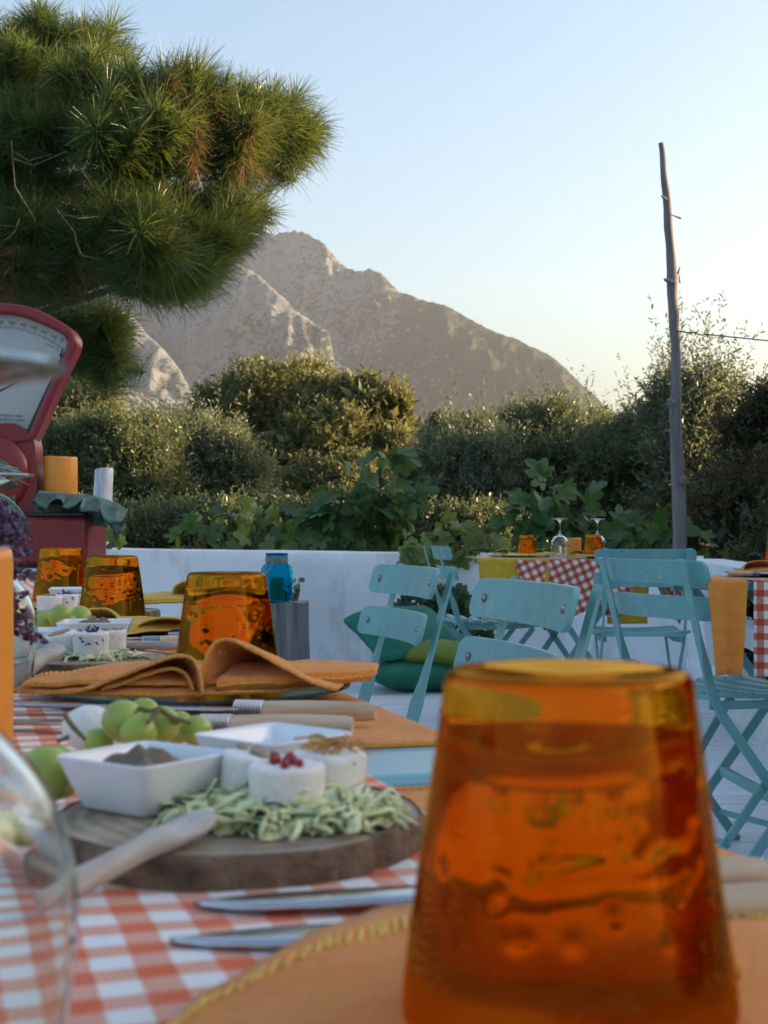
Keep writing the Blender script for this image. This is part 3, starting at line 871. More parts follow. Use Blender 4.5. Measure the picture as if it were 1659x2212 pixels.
for i, c in enumerate(lv):
    if i in mains:
        s0 = Vector((0, 0, max(0.8, c.z - 0.55)))
        mid = s0.lerp(c, 0.35) + Vector((random.uniform(-.05, .05), random.uniform(-.1, .1), random.uniform(-.10, .02)))
        mid2 = s0.lerp(c, 0.7) + Vector((0, random.uniform(-.08, .08), random.uniform(-.06, .06)))
        m.tube([s0, mid, mid2, c], [0.05, 0.036, 0.022, 0.008], 7)
    else:
        j = min(mains, key=lambda q: (lv[q] - c).length)
        a_ = Vector((0, 0, max(0.8, lv[j].z - 0.55))).lerp(lv[j], 0.72)
        m.tube([a_, a_.lerp(c, 0.5) + Vector((0, 0, -0.03)), c], [0.018, 0.013, 0.006], 6)
for i in range(0, len(TC), 2):
    c = Vector(TC[i]); j = min(range(len(lv)), key=lambda q: (lv[q] - c).length)
    m.tube([lv[j], lv[j].lerp(c, .5) + Vector((0, 0, -.03)), c], [0.012, 0.008, 0.005], 5)
m.build('branches', M['trunk'], pine)
# bare drooping twigs
m = MB()
for (a, b_, c_) in (((22, 300, 5.2), (30, 400, 5.2), (75, 475, 5.2)), ((25, 340, 5.2), (70, 355, 5.2), (140, 325, 5.15)), ((28, 325, 5.2), (60, 345, 5.2), (110, 330, 5.2)), ((120, 450, 5.2), (160, 500, 5.2), (170, 550, 5.2)), ((130, 460, 5.2), (170, 470, 5.15), (215, 465, 5.2)), ((160, 515, 5.2), (175, 550, 5.2), (210, 558, 5.2)), ((40, 470, 5.2), (30, 500, 5.2), (5, 520, 5.2))):
    m.tube([at(*a) - pine_base, at(*b_) - pine_base, at(*c_) - pine_base], [0.0032, 0.0028, 0.0018], 5)
m.build('bare_twigs', M['trunk'], pine)

# ---- broad leaved plants on the wall: fig, vine, ivy
def lobed_leaf(name, lobes, size=1.0, notch=0.45, mat=None, fold=0.12, droop=0.15):
    """leaf of unit length along +y, lobed outline, folded along the midrib"""
    n = len(lobes) * 6
    pts = []
    for i in range(n):
        a = -2.6 + 5.2 * i / (n - 1)       # angle from +y
        r = 0
        for (la, lr, lw) in lobes:
            r = max(r, lr * max(notch, math.cos(min(1.3, abs(a - la) / lw))))
        pts.append((r * math.sin(a), r * math.cos(a)))
    m = MB()
    off = 0.32
    def lift(x, y):
        return abs(x) * fold * 2 - droop * (y ** 2) - 0.05 * math.sin(x * 9) * 0.6
    vs = [(0, off, 0)] + [(x, y + off, lift(x, y)) for x, y in pts] + [(x * .5, y * .5 + off, lift(x * .5, y * .5)) for x, y in pts]
    fs = []
    for i in range(n - 1):
        fs.append((1 + i, 1 + n + i, 2 + n + i, 2 + i)); fs.append((0, 2 + n + i, 1 + n + i))
    m.add(vs, fs)
    m.tube([(0, -0.28, 0.02), (0, 0.0, 0.0), (0, off, -0.005)], [0.012, 0.012, 0.012], 4)
    me = m.mesh(name, 180)
    me.materials.append(mat)
    return me
fig_me = lobed_leaf('fig_leaf_shape', [(0, 0.72, 0.42), (0.85, 0.60, 0.40), (-0.85, 0.60, 0.40), (1.75, 0.42, 0.45), (-1.75, 0.42, 0.45)], notch=0.30, mat=M['fig'])
fig_me2 = lobed_leaf('fig_leaf_shape_b', [(0, 0.75, 0.5), (0.8, 0.55, 0.45), (-0.8, 0.55, 0.45), (1.7, 0.4, 0.45), (-1.7, 0.4, 0.45)], notch=0.36, mat=M['fig'], fold=0.22, droop=0.35)
vine_me = lobed_leaf('vine_leaf_shape', [(0, 0.62, 0.6), (0.95, 0.55, 0.6), (-0.95, 0.55, 0.6), (1.9, 0.45, 0.5), (-1.9, 0.45, 0.5)], notch=0.42, mat=M['vine'], fold=0.1, droop=0.3)
ivy_me = lobed_leaf('ivy_leaf_shape', [(0, 0.62, 0.55), (1.0, 0.48, 0.55), (-1.0, 0.48, 0.55), (2.0, 0.4, 0.5), (-2.0, 0.4, 0.5)], notch=0.42, mat=M['ivy'], fold=0.05, droop=0.2)

def leafy(name, label, cat, base, spots, meshes, size, group=None, trunk=None, face=(0, -0.6, 0.5), spread=0.8, density=1.0, stemmat=None):
    """spots: (px,py,Y,r_px,n): leaves around those points, each a part"""
    base = Vector(base)
    t = empty(name, base); tag(t, label, cat, group)
    m = MB()
    for (px, py, Y, r, n) in spots:
        c0 = at(px, py, Y) - base; k = Y / FPX
        hub = c0 + Vector((random.uniform(-.05, .05), 0.05, -r * k * 0.6))
        m.tube([Vector((random.uniform(-.03, .03), 0.0, 0.0)), hub.lerp(Vector((0, 0, 0)), .45) + Vector((random.uniform(-.1, .1), 0, 0.05)), hub, c0 + Vector((0, 0, r * k * .5))], [0.016, 0.012, 0.009, 0.004], 6)
        for q in range(int(n * density)):
            d = rand_dirs(1)[0]
            p_ = c0 + Vector((d[0] * r * k, d[1] * r * k * 0.6, d[2] * r * k)) * random.uniform(0.35, 1)
            nrm = (Vector(face) + Vector((random.gauss(0, spread), random.gauss(0, spread * .6), random.gauss(0, spread * .6)))).normalized()
            tip = Vector((d[0] * 1.0 + random.gauss(0, .4), d[1] * .5, d[2] * 0.4 - 0.55 + random.gauss(0, .35)))
            yv = (tip - nrm * tip.dot(nrm)).normalized(); xv = yv.cross(nrm)
            mat3 = Matrix((xv, yv, nrm)).transposed()
            o = link('leaf', random.choice(meshes), None, t, p_)
            o.rotation_euler = mat3.to_euler()
            s = size * random.uniform(0.65, 1.2); o.scale = (s, s, s)
    m.build('stem', stemmat or M['twig'], t)
    return t
wz = 0.3
FG = None
leafy('fig_tree', 'tall fig tree with big lobed leaves behind the wall at centre', 'tree', (xat(800, 9.9), 9.9, GZ),
      [(820, 1010, 9.9, 45, 9), (835, 1060, 9.8, 55, 13), (800, 1105, 9.8, 60, 13), (860, 1090, 9.8, 40, 8), (740, 1075, 9.9, 50, 9), (700, 1110, 9.9, 55, 10), (740, 1140, 9.8, 60, 12), (820, 1150, 9.8, 55, 11), (660, 1145, 9.9, 50, 9)], [fig_me, fig_me2], 0.195, density=1.35)
leafy('fig_tree', 'low leafy fig sprouting above the wall left of the blue jar', 'tree', (xat(500, 10.1), 10.1, GZ),
      [(440, 1130, 10.1, 35, 7), (500, 1120, 10.1, 30, 6), (480, 1160, 10, 45, 9), (560, 1125, 10, 38, 7), (600, 1145, 10, 40, 8), (550, 1165, 9.9, 45, 8), (420, 1165, 10, 35, 7)], [fig_me, vine_me], 0.165, density=1.4)
leafy('fig_tree', 'fig bush with upright leaves behind the two upturned wine glasses', 'tree', (xat(1200, 9.7), 9.7, GZ),
      [(1190, 1075, 9.7, 45, 10), (1140, 1110, 9.7, 40, 8), (1225, 1110, 9.7, 45, 10), (1260, 1120, 9.7, 40, 8), (1170, 1145, 9.6, 50, 10), (1250, 1155, 9.6, 45, 9), (1100, 1135, 9.7, 35, 6), (1310, 1165, 9.5, 38, 8)], [fig_me, fig_me2], 0.185, face=(0, -0.5, 0.5), density=1.3)
leafy('leafy_plant', 'upright broad leaved plant at the foot of the driftwood pole', 'plant', (xat(1390, 9.4), 9.4, GZ),
      [(1375, 1150, 9.4, 42, 10), (1410, 1155, 9.4, 38, 9), (1390, 1180, 9.4, 40, 8)], [fig_me2], 0.20, face=(0, -0.9, 0.2))
leafy('leafy_plant', 'small weeds showing above the balustrade at the right', 'plant', (xat(1560, 9.3), 9.3, GZ),
      [(1540, 1185, 9.3, 30, 8), (1590, 1190, 9.3, 30, 8), (1630, 1180, 9.3, 35, 8)], [vine_me], 0.11)
leafy('vine', 'yellow green vine trailing over the wall beside the small folding chair', 'vine', (xat(960, 9.15), 9.15, 0.55),
      [(960, 1165, 9.05, 38, 14), (1010, 1160, 9.05, 36, 13), (1050, 1170, 9.0, 30, 9), (915, 1185, 8.85, 26, 9), (900, 1215, 8.78, 20, 7), (920, 1205, 8.78, 22, 7), (985, 1185, 8.95, 36, 10)], [vine_me], 0.13, face=(0, -0.8, 0.5))
leafy('ivy_plant', 'dark ivy growing up the wall behind the cushions', 'plant', (xat(960, 8.35), 8.35, 0.0),
      [(905, 1300, 8.5, 45, 22), (960, 1285, 8.5, 50, 26), (1010, 1310, 8.45, 45, 20), (930, 1345, 8.4, 50, 20), (1000, 1360, 8.4, 50, 18), (890, 1350, 8.45, 35, 12), (1040, 1380, 8.4, 30, 10)], [ivy_me], 0.105, face=(0, -1, 0.25), spread=0.45)
leafy('sprout', 'small green sprig growing beside the blue jar', 'plant', (xat(636, 9.1), 9.1, 0.43),
      [(638, 1255, 9.1, 12, 6), (636, 1275, 9.1, 10, 5)], [vine_me], 0.045, face=(0, -1, 0.2))
leafy('vine', 'thin vine shoot hanging below the kale leaf by the white post', 'vine', (xat(236, 9.4), 9.4, 0.76),
      [(248, 1140, 9.4, 14, 5), (252, 1155, 9.4, 9, 3)], [vine_me], 0.085, face=(0, -1, 0.2))

# ================================================================== THINGS ON THE TERRACE
# ---- driftwood pole with wire
pb = at(1467, 1200, 8.75); pb.z = -0.1
pole = empty('wooden_pole', pb); tag(pole, 'tall crooked driftwood pole standing at the corner of the wall', 'pole')
pts = [(1467, 1215), (1469, 1150), (1466, 1060), (1462, 980), (1458, 900), (1461, 850), (1460, 760), (1456, 680), (1453, 600), (1449, 530), (1443, 450), (1437, 380), (1432, 330), (1429, 306)]
wd = [16, 15, 15.5, 14, 13, 12, 10.5, 11, 11.5, 10.5, 9.5, 8, 6.5, 6]
path = [Vector((0.0, 0, 0.0))] + [at(px, py, 8.75) - pb for px, py in pts]
rad = [0.05] + [w * 8.75 / FPX for w in wd]
fine_p = []; fine_r = []
for i in range(len(path) - 1):
    for k in range(4):
        t = k / 4
        q = path[i].lerp(path[i + 1], t); fine_p.append(q + Vector((mnoise.noise(q * 6) * 0.006, 0, 0))); fine_r.append((rad[i] * (1 - t) + rad[i + 1] * t) * (1 + 0.10 * mnoise.noise(q * 9)))
fine_p.append(path[-1]); fine_r.append(rad[-1])
MB().tube(fine_p, fine_r, 12).build('trunk', M['pole'], pole, 60)
for (a, b_, r) in (((1456, 610), (1436, 602), 0.014), ((1465, 590), (1470, 575), 0.005), ((1470, 610), (1467, 590), 0.004), ((1440, 430), (1430, 420), 0.008), ((1472, 470), (1447, 460), 0.004), ((1450, 870), (1446, 862), 0.02), ((1474, 1040), (1478, 1030), 0.02)):
    p0 = at(*a, 8.70) - pb; p1 = at(*b_, 8.68) - pb
    MB().tube([p0, p1], [r * 1.5, r * 0.6], 6).build('branch_stub', M['pole'], pole)
m = MB()
wp = [(1462, 714), (1480, 717), (1500, 718), (1516, 723), (1530, 722), (1580, 727), (1659, 735), (1760, 744)]
m.tube([at(px, py, 8.70) for px, py in wp], 0.0042, 6)
tag(m.build('wire', M['black']), 'thin wire running from the driftwood pole to the right edge', 'wire')

# ---- white post behind the scale
c = at(219, 1190, 9.65)
m = MB()
def postfn(u, v):
    a = u * 2 * PI; z = v * 0.545
    r = 0.062 + 0.004 * mnoise.noise(Vector((math.cos(a), math.sin(a), z * 3)))
    zz = z if v < 0.999 else z + 0.012 * math.cos(a + 1)
    return (r * math.cos(a) + z * 0.03, r * math.sin(a), zz)
m.grid(postfn, 20, 12, closed_u=True)
b0 = len(m.v) - 20
m.add([m.v[b0 + k] for k in range(20)], [tuple(range(20))])
tag(m.build('post', M['post'], loc=(c.x, c.y, 0.74), ang=50), 'worn white wooden post on the wall behind the kale leaf', 'post')

# ---- utility pole far off on the left
m = MB(); c = at(368, 905, 160)
m.tube([(0, 0, -16), (0, 0, 1.7)], [0.18, 0.13], 8)
m.box((0, 0, 1.2), (1.1, 0.12, 0.14)); m.box((0, 0, 0.5), (0.9, 0.12, 0.12))
tag(m.build('utility_pole', M['pole'], loc=c), 'tiny utility pole with crossbars on the slope left of centre', 'pole')

# ---- folding bistro chair
def make_chair():
    t = empty('folding_chair')
    W = 0.385
    for s in (-1, 1):
        x = s * 0.165
        path = [(x, -0.292, 0.805), (x, -0.262, 0.70), (x, -0.240, 0.62), (x, -0.226, 0.575), (x, -0.213, 0.535), (x, -0.195, 0.47), (x, -0.165, 0.415), (x, 0.0, 0.22), (x, 0.175, 0.008)]
        sx = [0.024, 0.024, 0.024, 0.017, 0.008, 0.008, 0.008, 0.008, 0.008]
        sn = [0.006, 0.006, 0.006, 0.014, 0.026, 0.026, 0.026, 0.026, 0.026]
        g = MB().bar(path, sx, sn).build('front_leg', M['teal'], t, 50)
        MB().tube([(x, 0.168, 0.012), (x, 0.178, 0.0)], [0.016, 0.017], 8).build('foot_cap', M['rivet'], g)
        x2 = s * 0.150
        g = MB().bar([(x2, 0.165, 0.425), (x2, 0.0, 0.22), (x2, -0.205, 0.008)], [0.008] * 3, [0.024] * 3).build('rear_leg', M['teal'], t, 50)
        MB().tube([(x2, -0.198, 0.012), (x2, -0.207, 0.0)], [0.016, 0.017], 8).build('foot_cap', M['rivet'], g)
        MB().tube([(s * 0.142, 0.0, 0.22), (s * 0.174, 0.0, 0.22)], 0.010, 10).build('pivot_bolt', M['rivet'], t)
        MB().bar([(s * 0.153, -0.19, 0.434), (s * 0.153, 0.0, 0.427), (s * 0.153, 0.185, 0.440)], [0.008] * 3, [0.022] * 3).build('seat_rail', M['teal'], t, 50)
    for (y, z, h) in ((0.112, 0.085, 0.150), (-0.135, 0.080, 0.150)):
        MB().bar([(-0.165, y, z), (0.165, y, z)], [0.016, 0.016], [0.006, 0.006], ax=Vector((0, 0, 1))).build('stretcher', M['teal'], t, 50)
    MB().bar([(-0.165, -0.197, 0.455), (0.165, -0.197, 0.455)], [0.014, 0.014], [0.006, 0.006], ax=Vector((0, 0, 1))).build('stretcher', M['teal'], t, 50)
    # seat slats run across, dipping in the middle of the seat, each a little rounded
    n = 7
    for i in range(n):
        yy = -0.165 + 0.355 * i / (n - 1)
        zz = 0.452 + 0.014 * ((i - 3) / 3.0) ** 2 - (0.006 if i == n - 1 else 0)
        tilt = 0.10 * (i - 3) / 3.0
        m = MB()
        def sl(u, v, yy=yy, zz=zz, tilt=tilt):
            prof = [(-0.021, -0.006), (-0.021, 0.003), (-0.016, 0.006), (0.0, 0.007), (0.016, 0.006), (0.021, 0.003), (0.021, -0.006), (-0.021, -0.006)]
            k = u * 7; j = min(int(k + 1e-6), 6); f = k - j
            a = prof[j][0] * (1 - f) + prof[j + 1][0] * f; b_ = prof[j][1] * (1 - f) + prof[j + 1][1] * f
            x = (v - 0.5) * W
            e = max(0, abs(v - 0.5) * 2 - 0.94) / 0.06
            a *= (1 - 0.25 * e * e)
            return (x, yy + a, zz + b_ + a * tilt - 0.010 * (1 - (2 * v - 1) ** 2))
        m.grid(sl, 7, 14)
        nv = len(m.v)
        m.add([m.v[k] for k in range(8)], [tuple(range(7))]); m.add([m.v[nv - 8 + k] for k in range(8)], [tuple(range(7))[::-1]])
        so = m.build('seat_slat', M['teal'], t, 40)
        for s in (-1, 1):
            MB().sphere((s * 0.153, yy, zz + 0.004), 0.0045, 8, 4, sc=(1, 1, .5)).build('rivet', M['rivet'], so)
    # two curved back slats with rounded corners, on the sitter's side of the uprights
    for (zc, yc) in ((0.772, -0.272), (0.680, -0.245)):
        m = MB(); hh = 0.031; ww = 0.205; th = 0.010; rc = 0.022
        out = []
        for (sx_, sz_, a0) in ((1, -1, -90), (1, 1, 0), (-1, 1, 90), (-1, -1, 180)):
            for q in range(6):
                a = R(a0 + 90 * q / 5)
                out.append((sx_ * (ww - rc) + rc * math.cos(a), sz_ * (hh - rc) + rc * math.sin(a)))
        # grid of the face: columns along x with the half-height allowed by the outline
        cols = 24
        vs = []; fs = []
        def half(x):
            e = ww - abs(x)
            if e >= rc: return hh
            return hh - rc + math.sqrt(max(0, rc * rc - (rc - e) ** 2))
        xs = [-ww + 0.0005 + (2 * ww - 0.001) * (0.5 - 0.5 * math.cos(PI * i / cols)) for i in range(cols + 1)]
        for i, x in enumerate(xs):
            hx = half(x); yb = 0.024 * (1 - (x / ww) ** 2)
            for (fz, fy) in ((-1, 0.0), (-1, 1), (-.0, 1.0), (1, 1), (1, 0), (0, 0.0)):
                z_ = fz * hx
                vs.append((x, yc + 0.012 - yb * 1.0 + 0.018 + (th * fy) - z_ * 0.28, zc + z_))
        for i in range(cols):
            for k in range(6):
                a = i * 6 + k; b_ = i * 6 + (k + 1) % 6
                fs.append((a, b_, b_ + 6, a + 6))
        fs.append(tuple(range(6))[::-1]); fs.append(tuple(range(cols * 6, cols * 6 + 6)))
        m.add(vs, fs)
        so = m.build('back_slat', M['teal'], t, 50, bevel=0.0015)
        for s in (-1, 1):
            x = s * 0.165; yb = 0.024 * (1 - (x / ww) ** 2)
            MB().sphere((x, yc + 0.030 - yb + th + 0.001, zc), 0.008, 10, 6, sc=(1, .45, 1)).build('rivet', M['rivet'], so)
    return t
chair = make_chair()
# (x, y of the seat centre, facing angle measured from +y towards -x)
def face(dx, dy): return math.atan2(-dx, dy)
def place_chair(o, bx, by, dx, dy, label):
    """bx,by: where the middle of the back is"""
    d = Vector((dx, dy, 0)).normalized()
    o.location = (bx + d.x * 0.26, by + d.y * 0.26, 0); o.rotation_euler = (0, 0, face(dx, dy))
    tag(o, label, 'chair', 'turquoise folding chairs on the terrace')
chairs = [
    (xat(890, 3.05), 3.05, -0.95, -0.31, 'turquoise folding chair nearest the emerald cushions, back slats facing the camera'),
    (xat(1152, 2.12), 2.12, -0.965, -0.26, 'nearest turquoise folding chair, partly hidden by the big amber glass'),
    (xat(944, 6.75), 6.75, 0.975, 0.16, 'small turquoise folding chair by the wall, in profile before the ivy'),
    (xat(1402, 3.75), 3.75, 0.88, 0.47, 'turquoise folding chair tucked under the orange draped table, cross legs in view'),
    (xat(1396, 5.75), 5.75, 0.02, 1.0, 'turquoise folding chair seen from behind at the red gingham table'),
]
for i, a in enumerate(chairs):
    place_chair(chair if i == 0 else copy_tree(chair), *a)

# ---- tables
TH = math.atan2(0.29, 0.957)
U = Vector((-math.sin(TH), math.cos(TH), 0)); Vx = Vector((math.cos(TH), math.sin(TH), 0))
def tv(u, v, z=0): return U * u + Vx * v + Vector((0, 0, z))
def uv_of(p): return (p.dot(U), p.dot(Vx))
TZ = 0.75
def bistro_table(loc, rz, lx, ly, label, mat, brace=True, group=None):
    t = empty('folding_table', loc, (0, 0, rz)); tag(t, label, 'table', group)
    MB().box((0, 0, TZ - 0.012), (lx, ly, 0.024)).build('tabletop', mat, t, 40, bevel=0.005)
    for s in (-1, 1):
        y = s * (ly / 2 - 0.07)
        for q in (-1, 1):
            MB().bar([(q * lx * 0.33, y, TZ - 0.026), (-q * lx * 0.36, y, 0.004)], [0.012, 0.012], [0.026, 0.026], ax=Vector((0, 1, 0))).build('leg', M['teal'], t, 50)
        MB().box((0, y, TZ - 0.036), (lx * 0.8, 0.03, 0.022)).build('side_rail', M['teal'], t)
    MB().box((-lx * 0.2, 0, 0.17), (0.02, ly - 0.16, 0.026)).build('stretcher', M['teal'], t)
    MB().box((lx * 0.2, 0, 0.17), (0.02, ly - 0.16, 0.026)).build('stretcher', M['teal'], t)
    return t
spans = [(-0.30, 0.687, 'nearest pale blue table of the long row, under the big amber glass'),
         (0.727, 1.44, 'second pale blue table of the long row, its edge showing between the orange mats'),
         (1.46, 2.40, 'third pale blue table of the long row, under the mustard napkin'),
         (2.42, 3.45, 'fourth pale blue table of the long row, hidden under the gingham'),
         (3.47, 4.75, 'last pale blue table of the long row, carrying the red scale')]
VE = 0.29
for (u0, u1, lb) in spans:
    c = tv((u0 + u1) / 2, VE - 0.36)
    bistro_table((c.x, c.y, 0), TH, 0.72, u1 - u0, lb, M['tabletop_blue'], group='tables of the long row')

# cloth helpers ------------------------------------------------------
def wav(x, y, s=1.0):
    return mnoise.noise(Vector((x * 9 * s, y * 9 * s, 1.3)))
m = MB()
def runner(u, v):
    uu = -0.30 + 4.95 * u; vv = -0.52 + 0.725 * v
    p_ = tv(uu, vv)
    z = TZ + 0.0042 + 0.0008 * wav(p_.x * 2, p_.y * 2)
    if vv > 0.19: p_ += Vx * (0.004 * wav(p_.x, p_.y))
    return (p_.x, p_.y, z, uu, vv)
m.grid(runner, 220, 40)
tag(m.build('tablecloth', M['gingham'], ang=180, solid=0.0008), 'terracotta and white gingham runner along the long table', 'tablecloth')

def placemat(u0, u1, v0, drop, label, mat, hem, z=0.0012):
    m = MB()
    Lh = VE + 0.006 - v0
    tot = Lh + drop
    def fn(a, b_):
        s = b_ * tot; uu = u0 + (u1 - u0) * a
        if s < Lh: vv = v0 + s; zz = TZ + z
        else:
            k = s - Lh; rr = 0.012
            if k < rr * PI / 2: vv = VE + 0.006 + rr * math.sin(k / rr); zz = TZ + z - rr * (1 - math.cos(k / rr))
            else: vv = VE + 0.006 + rr + 0.006 * math.sin(uu * 40); zz = TZ + z - rr - (k - rr * PI / 2)
        p_ = tv(uu, vv)
        return (p_.x, p_.y, zz, uu, s)
    m.grid(fn, 24, 60)
    o = m.build('place_mat', mat, ang=180, solid=0.0016)
    tag(o, label, 'place mat')
    for uu in (u0 + 0.002, u1 - 0.002):
        h = MB(); h.tube([tv(uu, v0 + 0.02 + (VE - v0 - 0.02) * q / 10, TZ + z + 0.0012) for q in range(11)], 0.0011, 5)
        h.build('hem', hem, o)
    return o
placemat(0.16, 0.678, 0.13, 0.16, 'orange place mat under the nearest setting, behind the amber glass', M['orange_cloth'], M['orange_hem'])
placemat(0.818, 1.36, 0.13, 0.16, 'orange place mat under the two wooden handled knives', M['orange_cloth'], M['orange_hem'])
placemat(1.50, 1.98, 0.13, 0.16, 'orange place mat beside the mustard napkin', M['orange_cloth'], M['orange_hem'])
placemat(2.14, 2.62, 0.13, 0.16, 'farthest orange place mat on the long table', M['orange_cloth'], M['orange_hem'])

# ---- amber tumblers standing upside down
def make_tumbler(seed=0):
    t = MB()
    H = 0.0855
    # outer then inner, z measured from the rim (down) to the thick base (up)
    outer = [(0.0425, 0.0), (0.0424, 0.006), (0.0412, 0.016), (0.0395, 0.028), (0.0375, 0.042), (0.0356, 0.056), (0.0338, 0.068), (0.0325, 0.077), (0.0316, 0.0825), (0.0302, 0.0848), (0.0275, 0.0855), (0.018, 0.0850), (0.006, 0.0842), (0.0, 0.0840)]
    inner = [(0.0, 0.0700), (0.012, 0.0698), (0.022, 0.0690), (0.0275, 0.0665), (0.0302, 0.061), (0.0322, 0.050), (0.0342, 0.038), (0.0362, 0.026), (0.0384, 0.013), (0.0399, 0.003), (0.0408, 0.0)]
    def dense(pr, n):
        out = []
        for i in range(len(pr) - 1):
            p0 = pr[max(i - 1, 0)]; p1 = pr[i]; p2 = pr[i + 1]; p3 = pr[min(i + 2, len(pr) - 1)]
            for k in range(n):
                t = k / n
                out.append(tuple(max(0, 0.5 * (2 * p1[j] + (p2[j] - p0[j]) * t + (2 * p0[j] - 5 * p1[j] + 4 * p2[j] - p3[j]) * t * t + (3 * p1[j] - p0[j] - 3 * p2[j] + p3[j]) * t ** 3)) for j in (0, 1)))
        out.append(pr[-1]); return out
    rnd = random.Random(seed)
    dents = []
    for q in range(46):
        dents.append((rnd.uniform(0, 2 * PI), rnd.uniform(0.025, 0.062), rnd.uniform(0.0016, 0.0034), rnd.uniform(0.0006, 0.0014)))
    for q in range(9):
        dents.append((rnd.uniform(0, 2 * PI), rnd.uniform(0.020, 0.055), rnd.uniform(0.0045, 0.008), rnd.uniform(0.0006, 0.0014)))
    def wob_out(a, r, z):
        return (r * (1 + 0.006 * math.sin(3 * a + seed) + 0.004 * math.sin(7 * a + z * 60)), z)
    def wob_in(a, r, z):
        f = min(1, z / 0.012) * min(1, max(0, (0.070 - z) / 0.006))
        k = 0.034 * math.sin(2 * a + z * 60 + seed) + 0.020 * math.sin(5 * a - z * 100 + seed * 2)
        dr = 0
        for (da, dz, dw, dh) in dents:
            aa = (a - da + PI) % (2 * PI) - PI
            d2 = ((aa * r) ** 2 + (z - dz) ** 2) / (dw * dw)
            if d2 < 4: dr += dh * (math.exp(-d2 * 1.5) if dw < 0.0045 else 1.2 * math.exp(-d2 * 1.5) * (1 - 1.6 * math.exp(-d2 * 4)))
        return (r * (1 + k * 0.5 * f) + dr * f, z + 0.002 * math.sin(2 * a + seed) * (1 if r < 0.03 and z > 0.06 else 0))
    t.lathe(dense(outer, 3), 72, 0, wob_out)
    t.lathe(dense(inner, 10), 240, 1, wob_in)
    t.f = [f for f in t.f if len(f) == 4]; t.mi = t.mi[:len(t.f)]
    t.mi = []
    nout = (len(dense(outer, 3)) - 1) * 72
    t.mi = [0] * nout + [1] * (len(t.f) - nout); t.uv = [[(0, 0)] * 4 for _ in t.f]
    # rim ring between outer and inner
    no = len(dense(outer, 3)) * 72
    vin = no + 72 * 0
    t2 = MB()
    so = [t.v[k] for k in range(72)]
    base_in = None
    # rounded rim as its own strip
    def rim(u, v):
        a = u * 2 * PI; b_ = PI * v
        r0, _ = wob_out(a, 0.0425, 0); r1, _ = wob_in(a, 0.0408, 0)
        c_ = (r0 + r1) / 2; h_ = (r0 - r1) / 2
        return ((c_ + h_ * math.cos(b_)) * math.cos(a), (c_ + h_ * math.cos(b_)) * math.sin(a), -h_ * math.sin(b_))
    t.grid(rim, 72, 6, mi=0, closed_u=True, flip=True)
    t.has_uv = False
    me = t.mesh('tumbler', 180, merge=True)
    bm = bmesh.new(); bm.from_mesh(me); bmesh.ops.recalc_face_normals(bm, faces=bm.faces); bm.to_mesh(me); bm.free()
    me.shade_smooth()
    me.materials.append(M['amber_out']); me.materials.append(M['amber_in'])
    return me
tmb = [make_tumbler(s) for s in (3, 8, 14)]
TG = 'upside-down amber tumblers'
def tumbler(me, x, y, z, rz, label, s=1.0):
    o = link('tumbler', me, None, None, (x, y, z), (0, 0, rz), s)
    tag(o, label, 'tumbler', TG)
tumbler(tmb[0], xat(1224, 0.352), 0.352, 0.7622, 0.4, 'big blurred amber tumbler upside down in the right foreground', (0.955, 0.955, 0.98))
tumbler(tmb[1], xat(490, 1.145), 1.145, 0.7615, 1.9, 'amber tumbler behind the folded orange napkin', 0.99)
tumbler(tmb[2], xat(243, 1.77), 1.77, 0.7635, 3.0, 'amber tumbler beside the mustard napkin fold', 0.99)
tumbler(tmb[0], xat(131, 2.20), 2.20, 0.768, 5.1, 'leftmost amber tumbler, in front of the red scale base', 0.99)

# ---- plates
def plate(x, y, r, label, z=TZ + 0.004):
    m = MB()
    m.lathe([(r * 0.55, 0.0), (r * 0.62, 0.0), (r * 0.70, 0.004), (r * 0.9, 0.006), (r, 0.0085), (r * 1.0, 0.0105), (r * 0.9, 0.008), (r * 0.7, 0.006), (r * 0.62, 0.0045), (0.0, 0.004)], 48)
    tag(m.build('plate', M['plate'], loc=(x, y, z), ang=50), label, 'plate')
plate(xat(420, 1.085), 1.085, 0.118, 'dark blue plate under the folded orange napkin')
plate(-0.335, 1.74, 0.115, 'dark blue plate under the mustard napkin')
plate(-0.56, 2.22, 0.115, 'dark plate under the farthest mustard napkin')

